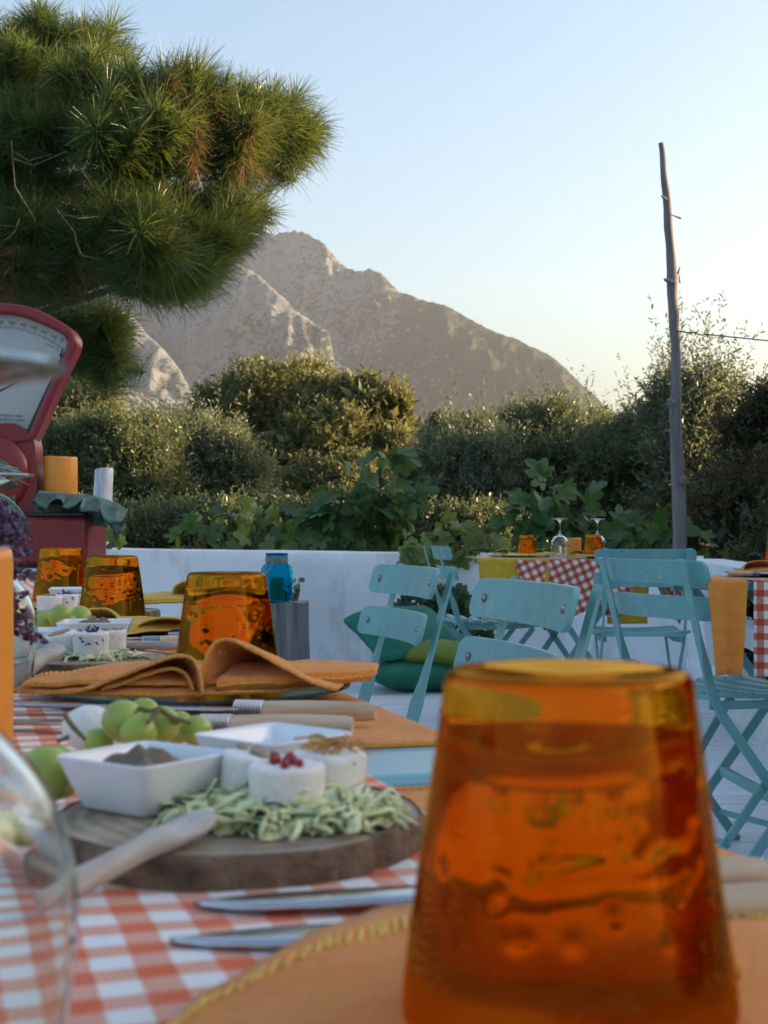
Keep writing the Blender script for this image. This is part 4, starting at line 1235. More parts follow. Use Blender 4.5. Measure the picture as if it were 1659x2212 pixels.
# ---- napkins
def sheet(fn, nu, nv, name, mat, parent, th=0.0022):
    m = MB(); m.grid(fn, nu, nv)
    return m.build(name, mat, parent, 180, solid=th)
def arch_fold(parent, x0, x1, yf, yb, h, zb, mat, hem, lean=0.0, taper=0.35, skew=0.0, stitches=True, name='fold', asym=1.0):
    """curled fold of cloth, open towards -y, from x0 to x1"""
    def fn(u, v):
        hh = h * (1 - (1 - taper) * v ** 1.4)
        w = 1 - 0.25 * v
        u0 = u
        u = u ** asym if asym > 0 else 1 - (1 - u) ** (-asym)
        xc = (x0 + x1) / 2; a = PI * u
        x = (xc + (x0 - xc) * w * math.cos(a) * (1 + 0.22 * math.sin(a) ** 2) if asym == 1.0 else xc + (x0 - xc) * w * (1 - 2 * u0)) + lean * math.sin(a) * h + skew * v + 0.0015 * mnoise.noise(Vector((u0 * 5, v * 4, h * 90)))
        y = yf + (yb - yf) * v + 0.006 * math.sin(a) * (1 - v)
        z = zb + hh * math.sin(a) ** 0.8 + 0.0012 * mnoise.noise(Vector((x * 60, y * 60, 0)))
        return (x, y, z, u * h * 3, v * abs(yb - yf))
    o = sheet(fn, 26, 14, name, mat, parent)
    m = MB()
    m.tube([Vector(fn(u / 30, 0.0)[:3]) for u in range(31)], 0.0013, 6)
    m.build('hem', hem, o)
    if stitches:
        m = MB()
        for row in (0.16, 0.26):
            for q in range(13):
                u = 0.12 + 0.06 * q
                p0 = Vector(fn(u, row)[:3]); p1 = Vector(fn(u + 0.03, row)[:3])
                up = Vector((0, 0, 1)); off = (Vector(fn(u, row)[:3]) - Vector(((x0 + x1) / 2, p0.y, zb))).normalized() * 0.0016
                m.tube([p0 - off, p1 - off], 0.0007, 4)
        m.build('stitching', M['stitch'], o)
    return o

# napkin on the second setting (orange, two curls)
nb = Vector((xat(430, 1.06), 1.06, TZ + 0.0145))
nk = empty('napkin', nb); tag(nk, 'folded orange napkin with two curled edges on a dark plate', 'napkin')
def base_sheet(pts_front, pts_back, z0, zf, mat, hem, parent, name='body', uvs=1.0, th=0.003, crown=0.006):
    """sheet between a front and a back outline (lists of (x,y))"""
    def interp(pts, t):
        k = t * (len(pts) - 1); i = min(int(k), len(pts) - 2); f = k - i
        f = f * f * (3 - 2 * f)
        return [pts[i][j] * (1 - f) + pts[i + 1][j] * f for j in range(len(pts[0]))]
    def fn(u, v):
        a = interp(pts_front, u); b_ = interp(pts_back, u)
        x = a[0] * (1 - v) + b_[0] * v; y = a[1] * (1 - v) + b_[1] * v
        za = a[2] if len(a) > 2 else 0; zb_ = b_[2] if len(b_) > 2 else 0
        z = z0 + za * (1 - v) + zb_ * v + crown * math.sin(PI * v) * math.sin(PI * u) + 0.0022 * mnoise.noise(Vector((x * 28, y * 28, 3.1))) + 0.001 * mnoise.noise(Vector((x * 70, y * 70, 5)))
        return (x, y, z, x, y)
    o = sheet(fn, 60, 18, name, mat, parent, th)
    for vv_, rh_ in ((0.0, 0.0014), (1.0, 0.0012)):
        m = MB(); m.tube([Vector(fn(u / 60, vv_)[:3]) for u in range(61)], rh_, 6)
        m.build('hem', hem, o)
    m = MB()
    for q in range(58):
        u = 0.03 + q / 62
        p0 = Vector(fn(u, 0.90)[:3]); p1 = Vector(fn(u + 0.009, 0.94)[:3])
        m.tube([p0 + Vector((0, 0, .0022)), p1 + Vector((0, 0, .0024))], 0.0007, 4)
    m.build('stitching', M['stitch'], o)
    return o
def L2(px, py, z, org): 
    p_ = on(px, py, z); return (p_.x - org.x, p_.y - org.y)
zf = TZ + 0.0145
F = [(-0.128, -0.030, 0.0), (-0.09, -0.052, 0.001), (-0.03, -0.060, 0.0), (0.03, -0.055, 0.0), (0.08, -0.03, 0.003), (0.125, 0.0, 0.006)]
Bk = [(-0.125, -0.010, 0.002), (-0.075, 0.050, 0.004), (-0.02, 0.075, 0.006), (0.04, 0.070, 0.010), (0.09, 0.045, 0.012), (0.131, 0.018, 0.010)]
base_sheet(F, Bk, 0.0, zf, M['orange_cloth'], M['orange_hem'], nk)
F2 = [(-0.120, -0.038, 0.004), (-0.07, -0.048, 0.006), (-0.02, -0.050, 0.006), (0.02, -0.044, 0.005)]
B2 = [(-0.118, -0.015, 0.006), (-0.06, 0.010, 0.013), (-0.01, 0.020, 0.014), (0.025, 0.010, 0.010)]
base_sheet(F2, B2, 0.001, zf, M['orange_cloth'], M['orange_hem'], nk, name='top_layer')
arch_fold(nk, -0.078, 0.010, -0.064, 0.030, 0.025, 0.003, M['orange_cloth'], M['orange_hem'], lean=0.55, taper=0.10, skew=-0.02, name='curl', asym=1.8)
arch_fold(nk, -0.060, 0.004, -0.058, 0.020, 0.014, 0.004, M['orange_cloth'], M['orange_hem'], lean=0.4, taper=0.2, skew=-0.02, stitches=False, name='inner_curl', asym=1.6)
arch_fold(nk, 0.008, 0.104, -0.054, 0.040, 0.034, 0.004, M['orange_cloth'], M['orange_hem'], lean=-0.30, taper=0.12, skew=0.02, name='curl', asym=-2.1)
F3 = [(0.02, -0.058, 0.004), (0.06, -0.045, 0.007), (0.10, -0.028, 0.008), (0.128, -0.012, 0.008)]
B3 = [(0.03, 0.0, 0.014), (0.07, 0.010, 0.013), (0.105, 0.020, 0.013), (0.132, 0.014, 0.011)]
base_sheet(F3, B3, 0.001, zf, M['orange_cloth'], M['orange_hem'], nk, name='tail', th=0.008, crown=0.003)

# mustard napkin of the third setting
nc = Vector((-0.345, 1.66, TZ + 0.012))
nk = empty('napkin', nc); tag(nk, 'mustard napkin with one curled edge, right of the white bowls', 'napkin')
base_sheet([(-0.10, -0.05, 0), (-0.03, -0.07, 0), (0.05, -0.05, 0.002), (0.10, -0.01, 0.004)], [(-0.10, 0.0, 0.004), (-0.02, 0.06, 0.01), (0.06, 0.07, 0.012), (0.112, 0.02, 0.008)], 0, 0, M['yellow_cloth'], M['yellow_hem'], nk)
arch_fold(nk, -0.055, 0.062, -0.075, 0.04, 0.029, 0.002, M['yellow_cloth'], M['yellow_hem'], lean=0.3, taper=0.08, name='curl', asym=1.6)
arch_fold(nk, 0.062, 0.125, -0.03, 0.05, 0.014, 0.004, M['yellow_cloth'], M['yellow_hem'], lean=0.5, taper=0.1, stitches=False, name='curl')
# mustard napkins farther on
for (x, y, lb, s) in ((-0.575, 2.18, 'flat mustard napkin at the left, behind the white cheeses', 1.0), (-0.375, 2.42, 'mustard napkin fold standing behind the third amber tumbler', 0.8)):
    q = empty('napkin', (x, y, TZ + 0.010)); tag(q, lb, 'napkin')
    base_sheet([(-0.09, -0.06, 0), (0, -0.07, 0.002), (0.09, -0.05, 0.002)], [(-0.09, 0.04, 0.004), (0, 0.07, 0.008), (0.09, 0.05, 0.006)], 0, 0, M['yellow_cloth'], M['yellow_hem'], q, th=0.007)
    if s < 1: arch_fold(q, 0.02, 0.065, -0.03, 0.03, 0.030, 0.004, M['yellow_cloth'], M['yellow_hem'], lean=0.1, taper=0.15, stitches=False, name='curl')

# napkin of the nearest setting, right under the big tumbler
na = Vector((0.075, 0.325, TZ + 0.0135))
nk = empty('napkin', na); tag(nk, 'blurred orange napkin spread under the big foreground tumbler', 'napkin')
NB = [(360, 2225), (450, 2150), (560, 2080), (700, 2010), (800, 1975), (880, 1955), (1050, 1945), (1250, 1942), (1450, 1945), (1560, 1950), (1700, 1985)]
zn = TZ + 0.0110
bk_ = [(on(px, py, zn).x - na.x, on(px, py, zn).y - na.y, 0.0) for px, py in NB]
fr_ = [(-0.150 + 0.028 * k, -0.09 - 0.05 * math.sin(PI * k / 10), 0.0) for k in range(11)]
base_sheet(fr_, bk_, zn - na.z - 0.001, 0, M['orange_cloth'], M['orange_hem'], nk, crown=0.002, th=0.004)
base_sheet([(a + 0.006, b_ + 0.004, 0) for a, b_, c_ in fr_], [(a + 0.006, b_ - 0.010, 0) for a, b_, c_ in bk_], zn - na.z - 0.0058, 0, M['orange_cloth'], M['orange_hem'], nk, name='under_layer', crown=0.001, th=0.004)
arch_fold(nk, -0.045, 0.018, 0.050, 0.082, 0.024, zn - na.z, M['orange_cloth'], M['orange_hem'], lean=-0.3, taper=0.7, skew=-0.01, name='curl')

# ---- cutlery with beech handles
def knife(p0, p1, label, blade=True, rh=0.0078, lh=0.088, group='beech handled cutlery'):
    """p0 tip end, p1 handle end"""
    p0 = Vector(p0); p1 = Vector(p1)
    d = (p1 - p0); L_ = d.length; rz = math.atan2(d.y, d.x); ry = -math.atan2(d.z, math.hypot(d.x, d.y))
    t = empty('knife', p0, (0, ry, rz)); tag(t, label, 'knife', group)
    h0 = L_ - lh
    m = MB()
    n = 14; rr = []
    path = []
    for i in range(n + 1):
        s = i / n; path.append((h0 + 0.012 + (lh - 0.012) * s, 0, 0)); 
        r = rh * (0.86 + 0.14 * math.sin(PI * min(1, s * 1.1)) + 0.10 * s)
        if i == n: r *= 0.82
        rr.append(r)
    m.tube(path, rr, 14, flat=0.8).build('handle', M['handle'], t, 50)
    m = MB()
    prof = []
    for i in range(11):
        prof.append((h0 - 0.006 + 0.0018 * i, 0, 0))
    for i in range(11):
        m.tube([(h0 - 0.006 + 0.0018 * i - 0.0008, 0, 0), (h0 - 0.006 + 0.0018 * i, 0, 0), (h0 - 0.006 + 0.0018 * i + 0.0008, 0, 0)], [rh * 0.82, rh * 0.93, rh * 0.82], 14, flat=0.85)
    m.build('wire_ferrule', M['wire'], t, 30)
    m = MB()
    Lb = h0
    def bl(u, v):
        x = Lb * u
        w = 0.0085 * (1 - max(0, (0.30 - u) / 0.30) ** 2.2) * (1.0 if u < 0.9 else 1.0 - 0.5 * (u - 0.9) / 0.1) + 0.0003
        return (x, (v - 0.62) * 2 * w, 0.0005 - 0.0012 * abs(v - 0.5))
    m.grid(bl, 24, 4)
    m.build('blade', M['steel'], t, 180, solid=0.0016)
    return t
zk = TZ + 0.0105
knife((xat(420, 0.4765), 0.4765, TZ + 0.0062), (0.128, 0.484, TZ + 0.0145), 'blurred knife lying just behind the nearest napkin, farther of the two')
knife((xat(368, 0.434), 0.434, TZ + 0.0060), (0.150, 0.452, TZ + 0.0145), 'blurred knife with the pale blade nearest the camera')
knife((-0.29, 0.99, TZ + 0.012), (on(811, 1537, TZ + 0.012)), 'beech handled knife beside the folded orange napkin, farther of the pair')
knife((-0.27, 0.905, TZ + 0.010), (on(762, 1566, TZ + 0.013)), 'beech handled knife nearest the white bowls, nearer of the pair')
knife((-0.46, 1.46, TZ + 0.012), (-0.165, 1.545, TZ + 0.012), 'beech handled knife beside the mustard napkin, nearer one')
knife((-0.44, 1.52, TZ + 0.012), (-0.145, 1.60, TZ + 0.012), 'beech handled knife beside the mustard napkin, farther one')

# ---- wooden slabs
def slab(c, r, th, label, seed, sq=1.0):
    t = empty('wooden_board', c, (0, 0, seed)); tag(t, label, 'board')
    def rr(a):
        return r * (1 + 0.025 * math.sin(2 * a + seed) + 0.018 * math.sin(3 * a + 2 * seed) + 0.010 * math.sin(7 * a + seed))
    m = MB(); seg = 96
    def side(u, v):
        a = 2 * PI * u
        k = rr(a) * (1 + 0.012 * mnoise.noise(Vector((math.cos(a) * 5, math.sin(a) * 5, v * 3 + seed)))) - 0.0016 * (1 if v > 0.99 else 0)
        if abs((a - 4.9 + PI) % (2 * PI) - PI) < 0.05: k -= 0.0035
        return (k * math.cos(a), k * math.sin(a) * sq, th * v)
    m.grid(side, seg, 6, closed_u=True)
    m.build('bark_edge', M['bark'], t, 60)
    m = MB()
    def top(u, v):
        a = 2 * PI * u; k = (side(u, 1.0)[0] ** 2 + (side(u, 1.0)[1] / sq) ** 2) ** 0.5 * v
        return (k * math.cos(a), k * math.sin(a) * sq, th + 0.0005 * mnoise.noise(Vector((k * math.cos(a) * 40, k * math.sin(a) * 40, seed))) - (0.0008 if v > 0.99 else 0))
    m.grid(top, seg, 8, closed_u=True)
    m.build('sawn_face', M['slab'], t, 60)
    return t
ZB = TZ + 0.0045
slab((-0.0578, 0.576, ZB), 0.0755, 0.0125, 'round wooden slab in the foreground with cheeses and white bowls', 0.7)
slab((-0.268, 1.275, ZB), 0.080, 0.0135, 'round wooden slab of the second cheese platter, behind the orange napkin', 2.1)
slab((-0.40, 2.02, ZB), 0.082, 0.013, 'farthest wooden slab, under the small cheeses by the third tumbler', 4.0)
ZT = ZB + 0.0128

# ---- square porcelain bowls
def bowl(x, y, z, rz, label, s=1.0, content=False, cmat=None):
    t = empty('square_bowl', (x, y, z), (0, 0, rz)); tag(t, label, 'bowl', 'square white porcelain bowls')
    m = MB()
    rings = [(0.0, 0.0), (0.0170, 0.0), (0.0185, 0.0012), (0.0225, 0.0106), (0.0262, 0.0206), (0.0264, 0.0213), (0.0258, 0.0218), (0.0247, 0.0213), (0.0240, 0.0200), (0.0205, 0.0106), (0.0168, 0.0042), (0.0140, 0.0034), (0.0, 0.0032)]
    seg = 112
    def sup(a, r):
        n = 14.0
        k = (abs(math.cos(a)) ** n + abs(math.sin(a)) ** n) ** (-1 / n)
        return r * k
    m.lathe([(r * s, zz * s) for r, zz in rings], seg, wob=lambda a, r, zz: (sup(a, r), zz))
    m.f = [f for f in m.f if len(f) == 4]; m.mi = m.mi[:len(m.f)]; m.uv = m.uv[:len(m.f)]
    m.build('bowl_body', M['porcelain'], t, 50)
    if content:
        m = MB()
        def pst(u, v):
            a = 2 * PI * u; r = sup(a, 0.0212 * s) * v
            return (r * math.cos(a), r * math.sin(a), 0.0125 * s + (0.011 * math.cos(PI / 2 * v) ** 1.5 + 0.0045 * mnoise.noise(Vector((r * math.cos(a) * 160, r * math.sin(a) * 160, 2)))) * s)
        m.grid(pst, 40, 10, closed_u=True)
        m.build('filling', cmat or M['paste'], t, 180)
    return t
bowl(-0.0972, 0.586, ZT, R(-37), 'white square bowl of brown paste in the left foreground', content=True)
bowl(xat(592, 0.645), 0.645, ZT, R(-41), 'empty looking white square bowl behind the foreground cheeses')
bowl(-0.312, 1.285, ZT + 0.001, R(8), 'white square bowl at the left of the second platter', 1.05)
bowl(-0.268, 1.335, ZT + 0.001, R(6), 'white square bowl behind the petal topped cheese', 1.25, content=True)
bowl(-0.437, 2.02, ZT + 0.004, R(10), 'farthest white bowl, in front of the leftmost tumbler', 1.25)

# ---- little cheeses
def cheese(x, y, z, r, h, label, topping=None, seed=0, tilt=(0, 0)):
    t = empty('cheese', (x, y, z), (tilt[0], tilt[1], seed * 1.3)); tag(t, label, 'cheese', 'small round fresh cheeses')
    m = MB()
    prof = [(0.0, 0.0), (r * 0.9, 0.0), (r * 0.985, 0.0010), (r * 1.0, h * 0.3), (r * 1.02, h * 0.65), (r * 1.03, h * 0.93), (r * 0.99, h * 0.985), (r * 0.9, h), (0, h * 0.99)]
    dn = []
    for i in range(len(prof) - 1):
        for k in range(3):
            f = k / 3; dn.append((prof[i][0] * (1 - f) + prof[i + 1][0] * f, prof[i][1] * (1 - f) + prof[i + 1][1] * f))
    dn.append(prof[-1])
    def wb(a, rr_, zz):
        n = mnoise.noise(Vector((math.cos(a) * rr_ * 220, math.sin(a) * rr_ * 220, zz * 260 + seed * 7)))
        g = 0.012 * math.sin(a * 26) if 0.15 < zz / h < 0.9 else 0
        return (rr_ * (1 + 0.025 * n + g), zz + 0.0006 * n)
    m.lathe(dn, 56, wob=wb)
    m.build('cheese_body', M['cheese'], t, 180)
    rnd = random.Random(seed)
    if topping == 'berries':
        for q in range(9):
            a = rnd.uniform(0, 2 * PI); k = rnd.uniform(0, r * 0.75)
            MB().sphere((k * math.cos(a), k * math.sin(a), h + 0.0014), rnd.uniform(0.0017, 0.0024), 10, 7).build('berry', M['berry'], t)
    elif topping == 'crisp':
        m = MB()
        for q in range(30):
            a = rnd.uniform(0, 2 * PI); k = rnd.uniform(0, r * 1.02)
            c = Vector((k * math.cos(a), k * math.sin(a), h + rnd.uniform(0, 0.0035)))
            if k > r * .95: c.z -= rnd.uniform(0, h * 0.7)
            d = Vector((rnd.gauss(0, 1), rnd.gauss(0, 1), rnd.gauss(0, .4))).normalized() * rnd.uniform(0.003, 0.007)
            m.tube([c - d * 1.3, c + Vector((0, 0, .0018)), c + d * 1.3], 0.0005, 4)
        m.build('crispy_onion', M['crisp'], t); 
    elif topping == 'nuts':
        for q in range(7):
            a = rnd.uniform(0, 2 * PI); k = rnd.uniform(0, r * 0.8)
            MB().sphere((k * math.cos(a), k * math.sin(a), h + 0.0010), 0.0032, 8, 6, sc=(1, .6, .5)).build('nut', M['nut'], t, loc=None)
    elif topping == 'petals':
        m = MB()
        for q in range(26):
            a = rnd.uniform(0, 2 * PI); k = rnd.uniform(0, r * 0.6)
            c = Vector((k * math.cos(a), k * math.sin(a), h + 0.0005))
            d = Vector((rnd.gauss(0, 1), rnd.gauss(0, 1), abs(rnd.gauss(0, .8)))).normalized() * rnd.uniform(0.004, 0.009)
            s_ = d.cross(Vector((rnd.gauss(0, 1), rnd.gauss(0, 1), rnd.gauss(0, 1)))).normalized() * 0.0011
            m.add([c, c + d * .5 + s_, c + d, c + d * .5 - s_], [(0, 1, 2, 3)])
        for q in range(5):
            a = -PI / 2 + rnd.uniform(-1, 1) - seed * 1.3
            c = Vector((r * 1.045 * math.cos(a), r * 1.045 * math.sin(a), h * rnd.uniform(.4, .9)))
            d = Vector((-math.sin(a), math.cos(a), rnd.uniform(-1, .6))).normalized() * 0.004
            m.add([c, c + d * .5 + Vector((0, 0, .0012)), c + d, c + d * .5 - Vector((0, 0, .0012))], [(0, 1, 2, 3)])
        m.build('petals', M['petal'], t)
    # dark specks of herbs
    m = MB()
    for q in range(4):
        a = rnd.uniform(0, 2 * PI)
        m.sphere((r * 1.025 * math.cos(a), r * 1.025 * math.sin(a), h * rnd.uniform(.2, .9)), rnd.uniform(.0004, .0008), 6, 4)
    m.build('herb_specks', M['petal'], t)
    return t
zc = ZT + 0.004
cheese(xat(620, 0.557), 0.557, zc, 0.0143, 0.0180, 'white cheese topped with red berries at the front of the near slab', 'berries', 1)
cheese(xat(545, 0.586), 0.586, zc, 0.0135, 0.0175, 'white cheese leaning left, topped with nuts, beside the near bowl', 'nuts', 2, (0.05, -0.12))
cheese(xat(712, 0.590), 0.590, zc, 0.0145, 0.0180, 'white cheese topped with crispy onion on the near slab', 'crisp', 3)
cheese(xat(197, 1.245), 1.245, zc, 0.0150, 0.0200, 'white cheese topped with blue petals on the second platter', 'petals', 4)
cheese(xat(140, 1.262), 1.262, zc, 0.0145, 0.0185, 'tilted white cheese with almonds left of the petal topped one', 'nuts', 5, (0.05, -0.25))
cheese(xat(243, 1.275), 1.275, zc, 0.0120, 0.0200, 'white cheese with rusty top right of the petal topped one', 'nuts', 6)
cheese(xat(108, 1.93), 1.93, zc, 0.0165, 0.020, 'small far white cheese with almonds, left of three', 'nuts', 7)
cheese(xat(143, 1.95), 1.95, zc, 0.0165, 0.021, 'small far white cheese with dark topping, middle of three', 'petals', 8)
cheese(xat(176, 1.97), 1.97, zc, 0.0160, 0.021, 'small far white cheese with nuts, right of three', 'nuts', 9)

# ---- shaved zucchini
def ribbons(c, rx, ry, n, label, seed, zmax=0.010, hole=0.0):
    rnd = random.Random(seed)
    t = empty('shaved_zucchini', c); tag(t, label, 'vegetable', None)
    flesh = MB(); skin = MB()
    for q in range(n):
        while True:
            a = rnd.uniform(0, 2 * PI); k = rnd.uniform(hole, 1) ** 0.5
            p_ = Vector((rx * k * math.cos(a), ry * k * math.sin(a), rnd.uniform(0.001, zmax * (1.1 - k * 0.7))))
            break
        ax = Vector((rnd.gauss(0, 1), rnd.gauss(0, 1), rnd.gauss(0, .35))).normalized()
        up = Vector((rnd.gauss(0, .6), rnd.gauss(0, .6), 1)).normalized()
        sd_ = ax.cross(up).normalized(); up = sd_.cross(ax)
        L_ = rnd.uniform(0.012, 0.034); w = rnd.uniform(0.0005, 0.0014) if rnd.random() < 0.8 else rnd.uniform(0.002, 0.0038); cur = rnd.uniform(0.4, 3.2); tw = rnd.uniform(-1.4, 1.4)
        def pt(u, v, p_=p_, ax=ax, sd_=sd_, up=up, L_=L_, w=w, cur=cur, tw=tw):
            th = cur * (u - 0.5); rad_ = L_ / cur
            b_ = p_ + ax * (rad_ * math.sin(th)) + up * (rad_ * (math.cos(th) - 1) + 0.0025)
            s2 = sd_ * math.cos(tw * (u - .5)) + up * math.sin(tw * (u - .5))
            r_ = b_ + s2 * (w * (v - 0.5) * 2)
            return (r_.x, r_.y, max(0.0006, r_.z))
        flesh.grid(pt, 8, 2)
        if rnd.random() < 0.22:
            v0 = rnd.choice([0.0, 1.0])
            skin.tube([Vector(pt(u / 8, v0)) for u in range(9)], 0.00055, 4)
    o = flesh.build('ribbons', M['zuc'], t, 180, solid=0.0004); o['kind'] = 'stuff'
    o = skin.build('green_rinds', M['zucskin'], t, 180); o['kind'] = 'stuff'
    return t
ribbons((xat(606, 0.562), 0.562, ZT), 0.042, 0.036, 380, 'curly shaved zucchini bed around the foreground cheeses', 5, 0.011)
ribbons((xat(720, 0.555), 0.555, ZT), 0.024, 0.024, 140, 'loose zucchini shavings at the right of the near slab', 15, 0.010)
ribbons((xat(200, 1.25), 1.252, ZT), 0.042, 0.028, 130, 'shaved zucchini bed on the second platter', 6, 0.008)
ribbons((xat(145, 1.95), 1.95, ZT), 0.045, 0.028, 40, 'shaved zucchini under the far small cheeses', 7, 0.006)

# ---- grapes
def bunch(label, items, r=0.0112, stems=()):
    c0 = Vector(items[0]); t = empty('grapes', (c0.x, c0.y, ZT)); tag(t, label, 'grapes')
    o = Vector((c0.x, c0.y, ZT))
    for i, it in enumerate(items):
        rr_ = it[3] if len(it) > 3 else r
        m = MB(); m.sphere((0, 0, 0), rr_, 24, 16, sc=(1, 1, 1.08))
        g = m.build('grape', M['grape'], t, 180, loc=Vector(it[:3]) - o, rot=(random.uniform(0, 3), random.uniform(0, 3), 0))
    m = MB()
    for st in stems:
        m.tube([Vector(p_) - o for p_ in st], [0.0014] * (len(st) - 1) + [0.0010], 6)
    if stems: m.build('stem', M['grapestem'], t)
    return t
G = lambda px, py, Y, rpx=None: (*at(px, py, Y), (rpx * Y / FPX) if rpx else 0.0112)
bunch('pair of large green grapes at the left of the near slab', [G(100, 1672, 0.600, 60), G(125, 1668, 0.632, 58)])
bunch('green grapes on their stalk behind the near white bowl', [G(267, 1556, 0.71, 46), G(350, 1563, 0.725, 40), G(312, 1538, 0.745, 32), G(425, 1577, 0.74, 33), G(300, 1580, 0.70, 38), G(385, 1570, 0.76, 34)],
      stems=[[at(330, 1535, 0.70), at(345, 1530, 0.70), at(365, 1545, 0.71), at(385, 1560, 0.72)], [at(345, 1530, 0.70), at(320, 1560, 0.69)], [at(365, 1545, 0.71), at(410, 1560, 0.73)], [at(300, 1530, 0.705), at(330, 1535, 0.70)]])
bunch('single thick green grape stalk beside the pale potato', [G(215, 1600, 0.72, 30)], stems=[[at(142, 1545, 0.70), at(160, 1570, 0.695), at(185, 1595, 0.69)], [at(150, 1590, 0.69), at(125, 1600, 0.69)]])
bunch('three green grapes behind the bowls of the second platter', [G(131, 1330, 1.40, 25), G(175, 1333, 1.43, 24), G(97, 1340, 1.42, 20), G(110, 1333, 1.47, 18), G(150, 1350, 1.40, 22)])
m = MB(); m.sphere((0, 0, 0), 0.0125, 18, 12, sc=(1.15, .9, .95))
for i, v in enumerate(m.v):
    n = mnoise.noise(Vector(v) * 120); m.v[i] = tuple(c * (1 + 0.08 * n) for c in v)
tag(m.build('potato', M['cheese'], ang=180, loc=at(196, 1572, 0.74)), 'small pale potato chunk beside the grapes behind the near bowl', 'potato')

# ---- wooden spoons
def spoon(p0, p1, label, r=0.0052, head=0.030, hw=0.0135, roll=0.0):
    """p0 handle end, p1 head tip"""
    p0 = Vector(p0); p1 = Vector(p1); d = p1 - p0; L_ = d.length
    t = empty('wooden_spoon', p0, (0, -math.atan2(d.z, math.hypot(d.x, d.y)), math.atan2(d.y, d.x))); tag(t, label, 'spoon')
    hl = L_ - head
    m = MB(); n = 14
    m.tube([(hl * k / n, 0, 0) for k in range(n + 1)], [r * (0.75 if k == 0 else 1.0 - 0.12 * k / n) for k in range(n + 1)], 14)
    m.build('handle', M['spoonwood'], t, 60)
    m = MB()
    def hd(u, v):
        a = 2 * PI * u; q = v
        w = r * 0.86 + (hw - r * 0.86) * (math.sin(PI * min(1, q * 0.86)) ** 1.5)
        if q > 0.72: w *= math.sqrt(max(0.0, 1 - ((q - 0.72) / 0.28) ** 2))
        hgt = w * (0.95 - 0.5 * min(1, q * 2))
        zz = hgt * math.sin(a)
        if math.sin(a) > 0: zz -= 0.55 * hgt * math.sin(a) * math.sin(PI * min(1, max(0, (q - 0.25) / 0.7)))
        return (hl - 0.002 + (head + 0.002) * q, w * math.cos(a), zz)
    m.grid(hd, 28, 26, closed_u=True)
    m.build('scoop', M['spoonwood'], t, 180)
    return t
spoon(on(128, 1925, TZ + 0.0110), on(462, 1752, ZT + 0.0090), 'pale wooden spoon resting on the near slab, handle towards the camera', r=0.0050, head=0.036, hw=0.0098)
spoon((-0.292, 1.105, TZ + 0.010), (-0.272, 1.20, ZT + 0.016), 'short wooden spoon on the second platter behind the candle', r=0.0075, head=0.036, hw=0.012)
spoon((-0.188, 1.345, ZT + 0.004), (-0.262, 1.352, ZT + 0.005), 'round wooden handle sticking out right of the second platter', r=0.0045, head=0.02, hw=0.008)

# ---- wine glasses standing upside down
def make_wine():
    m = MB()
    out = [(0.0330, 0.0), (0.0352, 0.012), (0.0378, 0.030), (0.0390, 0.045), (0.0378, 0.058), (0.0330, 0.072), (0.0250, 0.083), (0.0150, 0.092), (0.0070, 0.0985), (0.0042, 0.106), (0.0036, 0.120), (0.0036, 0.140), (0.0045, 0.150), (0.0090, 0.1565), (0.0200, 0.1610), (0.0345, 0.1640), (0.0350, 0.1650), (0.0340, 0.1658), (0.0, 0.1655)]
    inn = [(0.0, 0.0925), (0.0060, 0.0920), (0.0140, 0.0890), (0.0238, 0.0808), (0.0318, 0.0702), (0.0366, 0.0572), (0.0379, 0.045), (0.0367, 0.030), (0.0342, 0.012), (0.0321, 0.0)]
    def dn(pr, n):
        o = []
        for i in range(len(pr) - 1):
            p0 = pr[max(i - 1, 0)]; p1 = pr[i]; p2 = pr[i + 1]; p3 = pr[min(i + 2, len(pr) - 1)]
            for k in range(n):
                t = k / n
                o.append(tuple(max(0, 0.5 * (2 * p1[j] + (p2[j] - p0[j]) * t + (2 * p0[j] - 5 * p1[j] + 4 * p2[j] - p3[j]) * t * t + (3 * p1[j] - p0[j] - 3 * p2[j] + p3[j]) * t ** 3)) for j in (0, 1)))
        o.append(pr[-1]); return o
    prof = dn(inn, 4)[::-1]
    prof = dn(out, 4)[::-1] + [] 
    m.lathe(dn(out, 4), 56); m.f = [f for f in m.f if len(f) == 4]
    k = len(m.f)
    m2 = MB(); m2.lathe(dn(inn, 4), 56); m2.f = [f for f in m2.f if len(f) == 4]
    m.add(m2.v, m2.f)
    m.grid(lambda u, v: ((0.03255 + 0.00045 * math.cos(PI * v)) * math.cos(2 * PI * u), (0.03255 + 0.00045 * math.cos(PI * v)) * math.sin(2 * PI * u), -0.0004 * math.sin(PI * v)), 56, 4, closed_u=True, flip=True)
    m.mi = [0] * len(m.f); m.uv = [[(0, 0)] * 4 for _ in m.f]; m.has_uv = False
    me = m.mesh('wine_glass', 180, merge=True)
    bm = bmesh.new(); bm.from_mesh(me); bmesh.ops.recalc_face_normals(bm, faces=bm.faces); bm.to_mesh(me); bm.free()
    me.shade_smooth(); me.materials.append(M['clear'])
    return me
wine = make_wine()
WG = 'upside-down wine glasses'
for (x, y, z, s, lb) in ((-0.1035, 0.300, TZ + 0.0045, (1, 1, 0.968), 'blurred upside-down wine glass in the lower left corner'),
                         (-0.3105, 1.12, TZ + 0.0045, 1.02, 'upside-down wine glass behind the blurred candle at the left edge'),
                         (xat(1209, 6.22), 6.22, TZ + 0.014, 1.0, 'upside-down wine glass left of the candle on the gingham table'),
                         (xat(1290, 6.42), 6.42, TZ + 0.014, 1.0, 'upside-down wine glass right of the candle on the gingham table')):
    tag(link('wine_glass', wine, None, None, (x, y, z), None, s), lb, 'wine glass', WG)

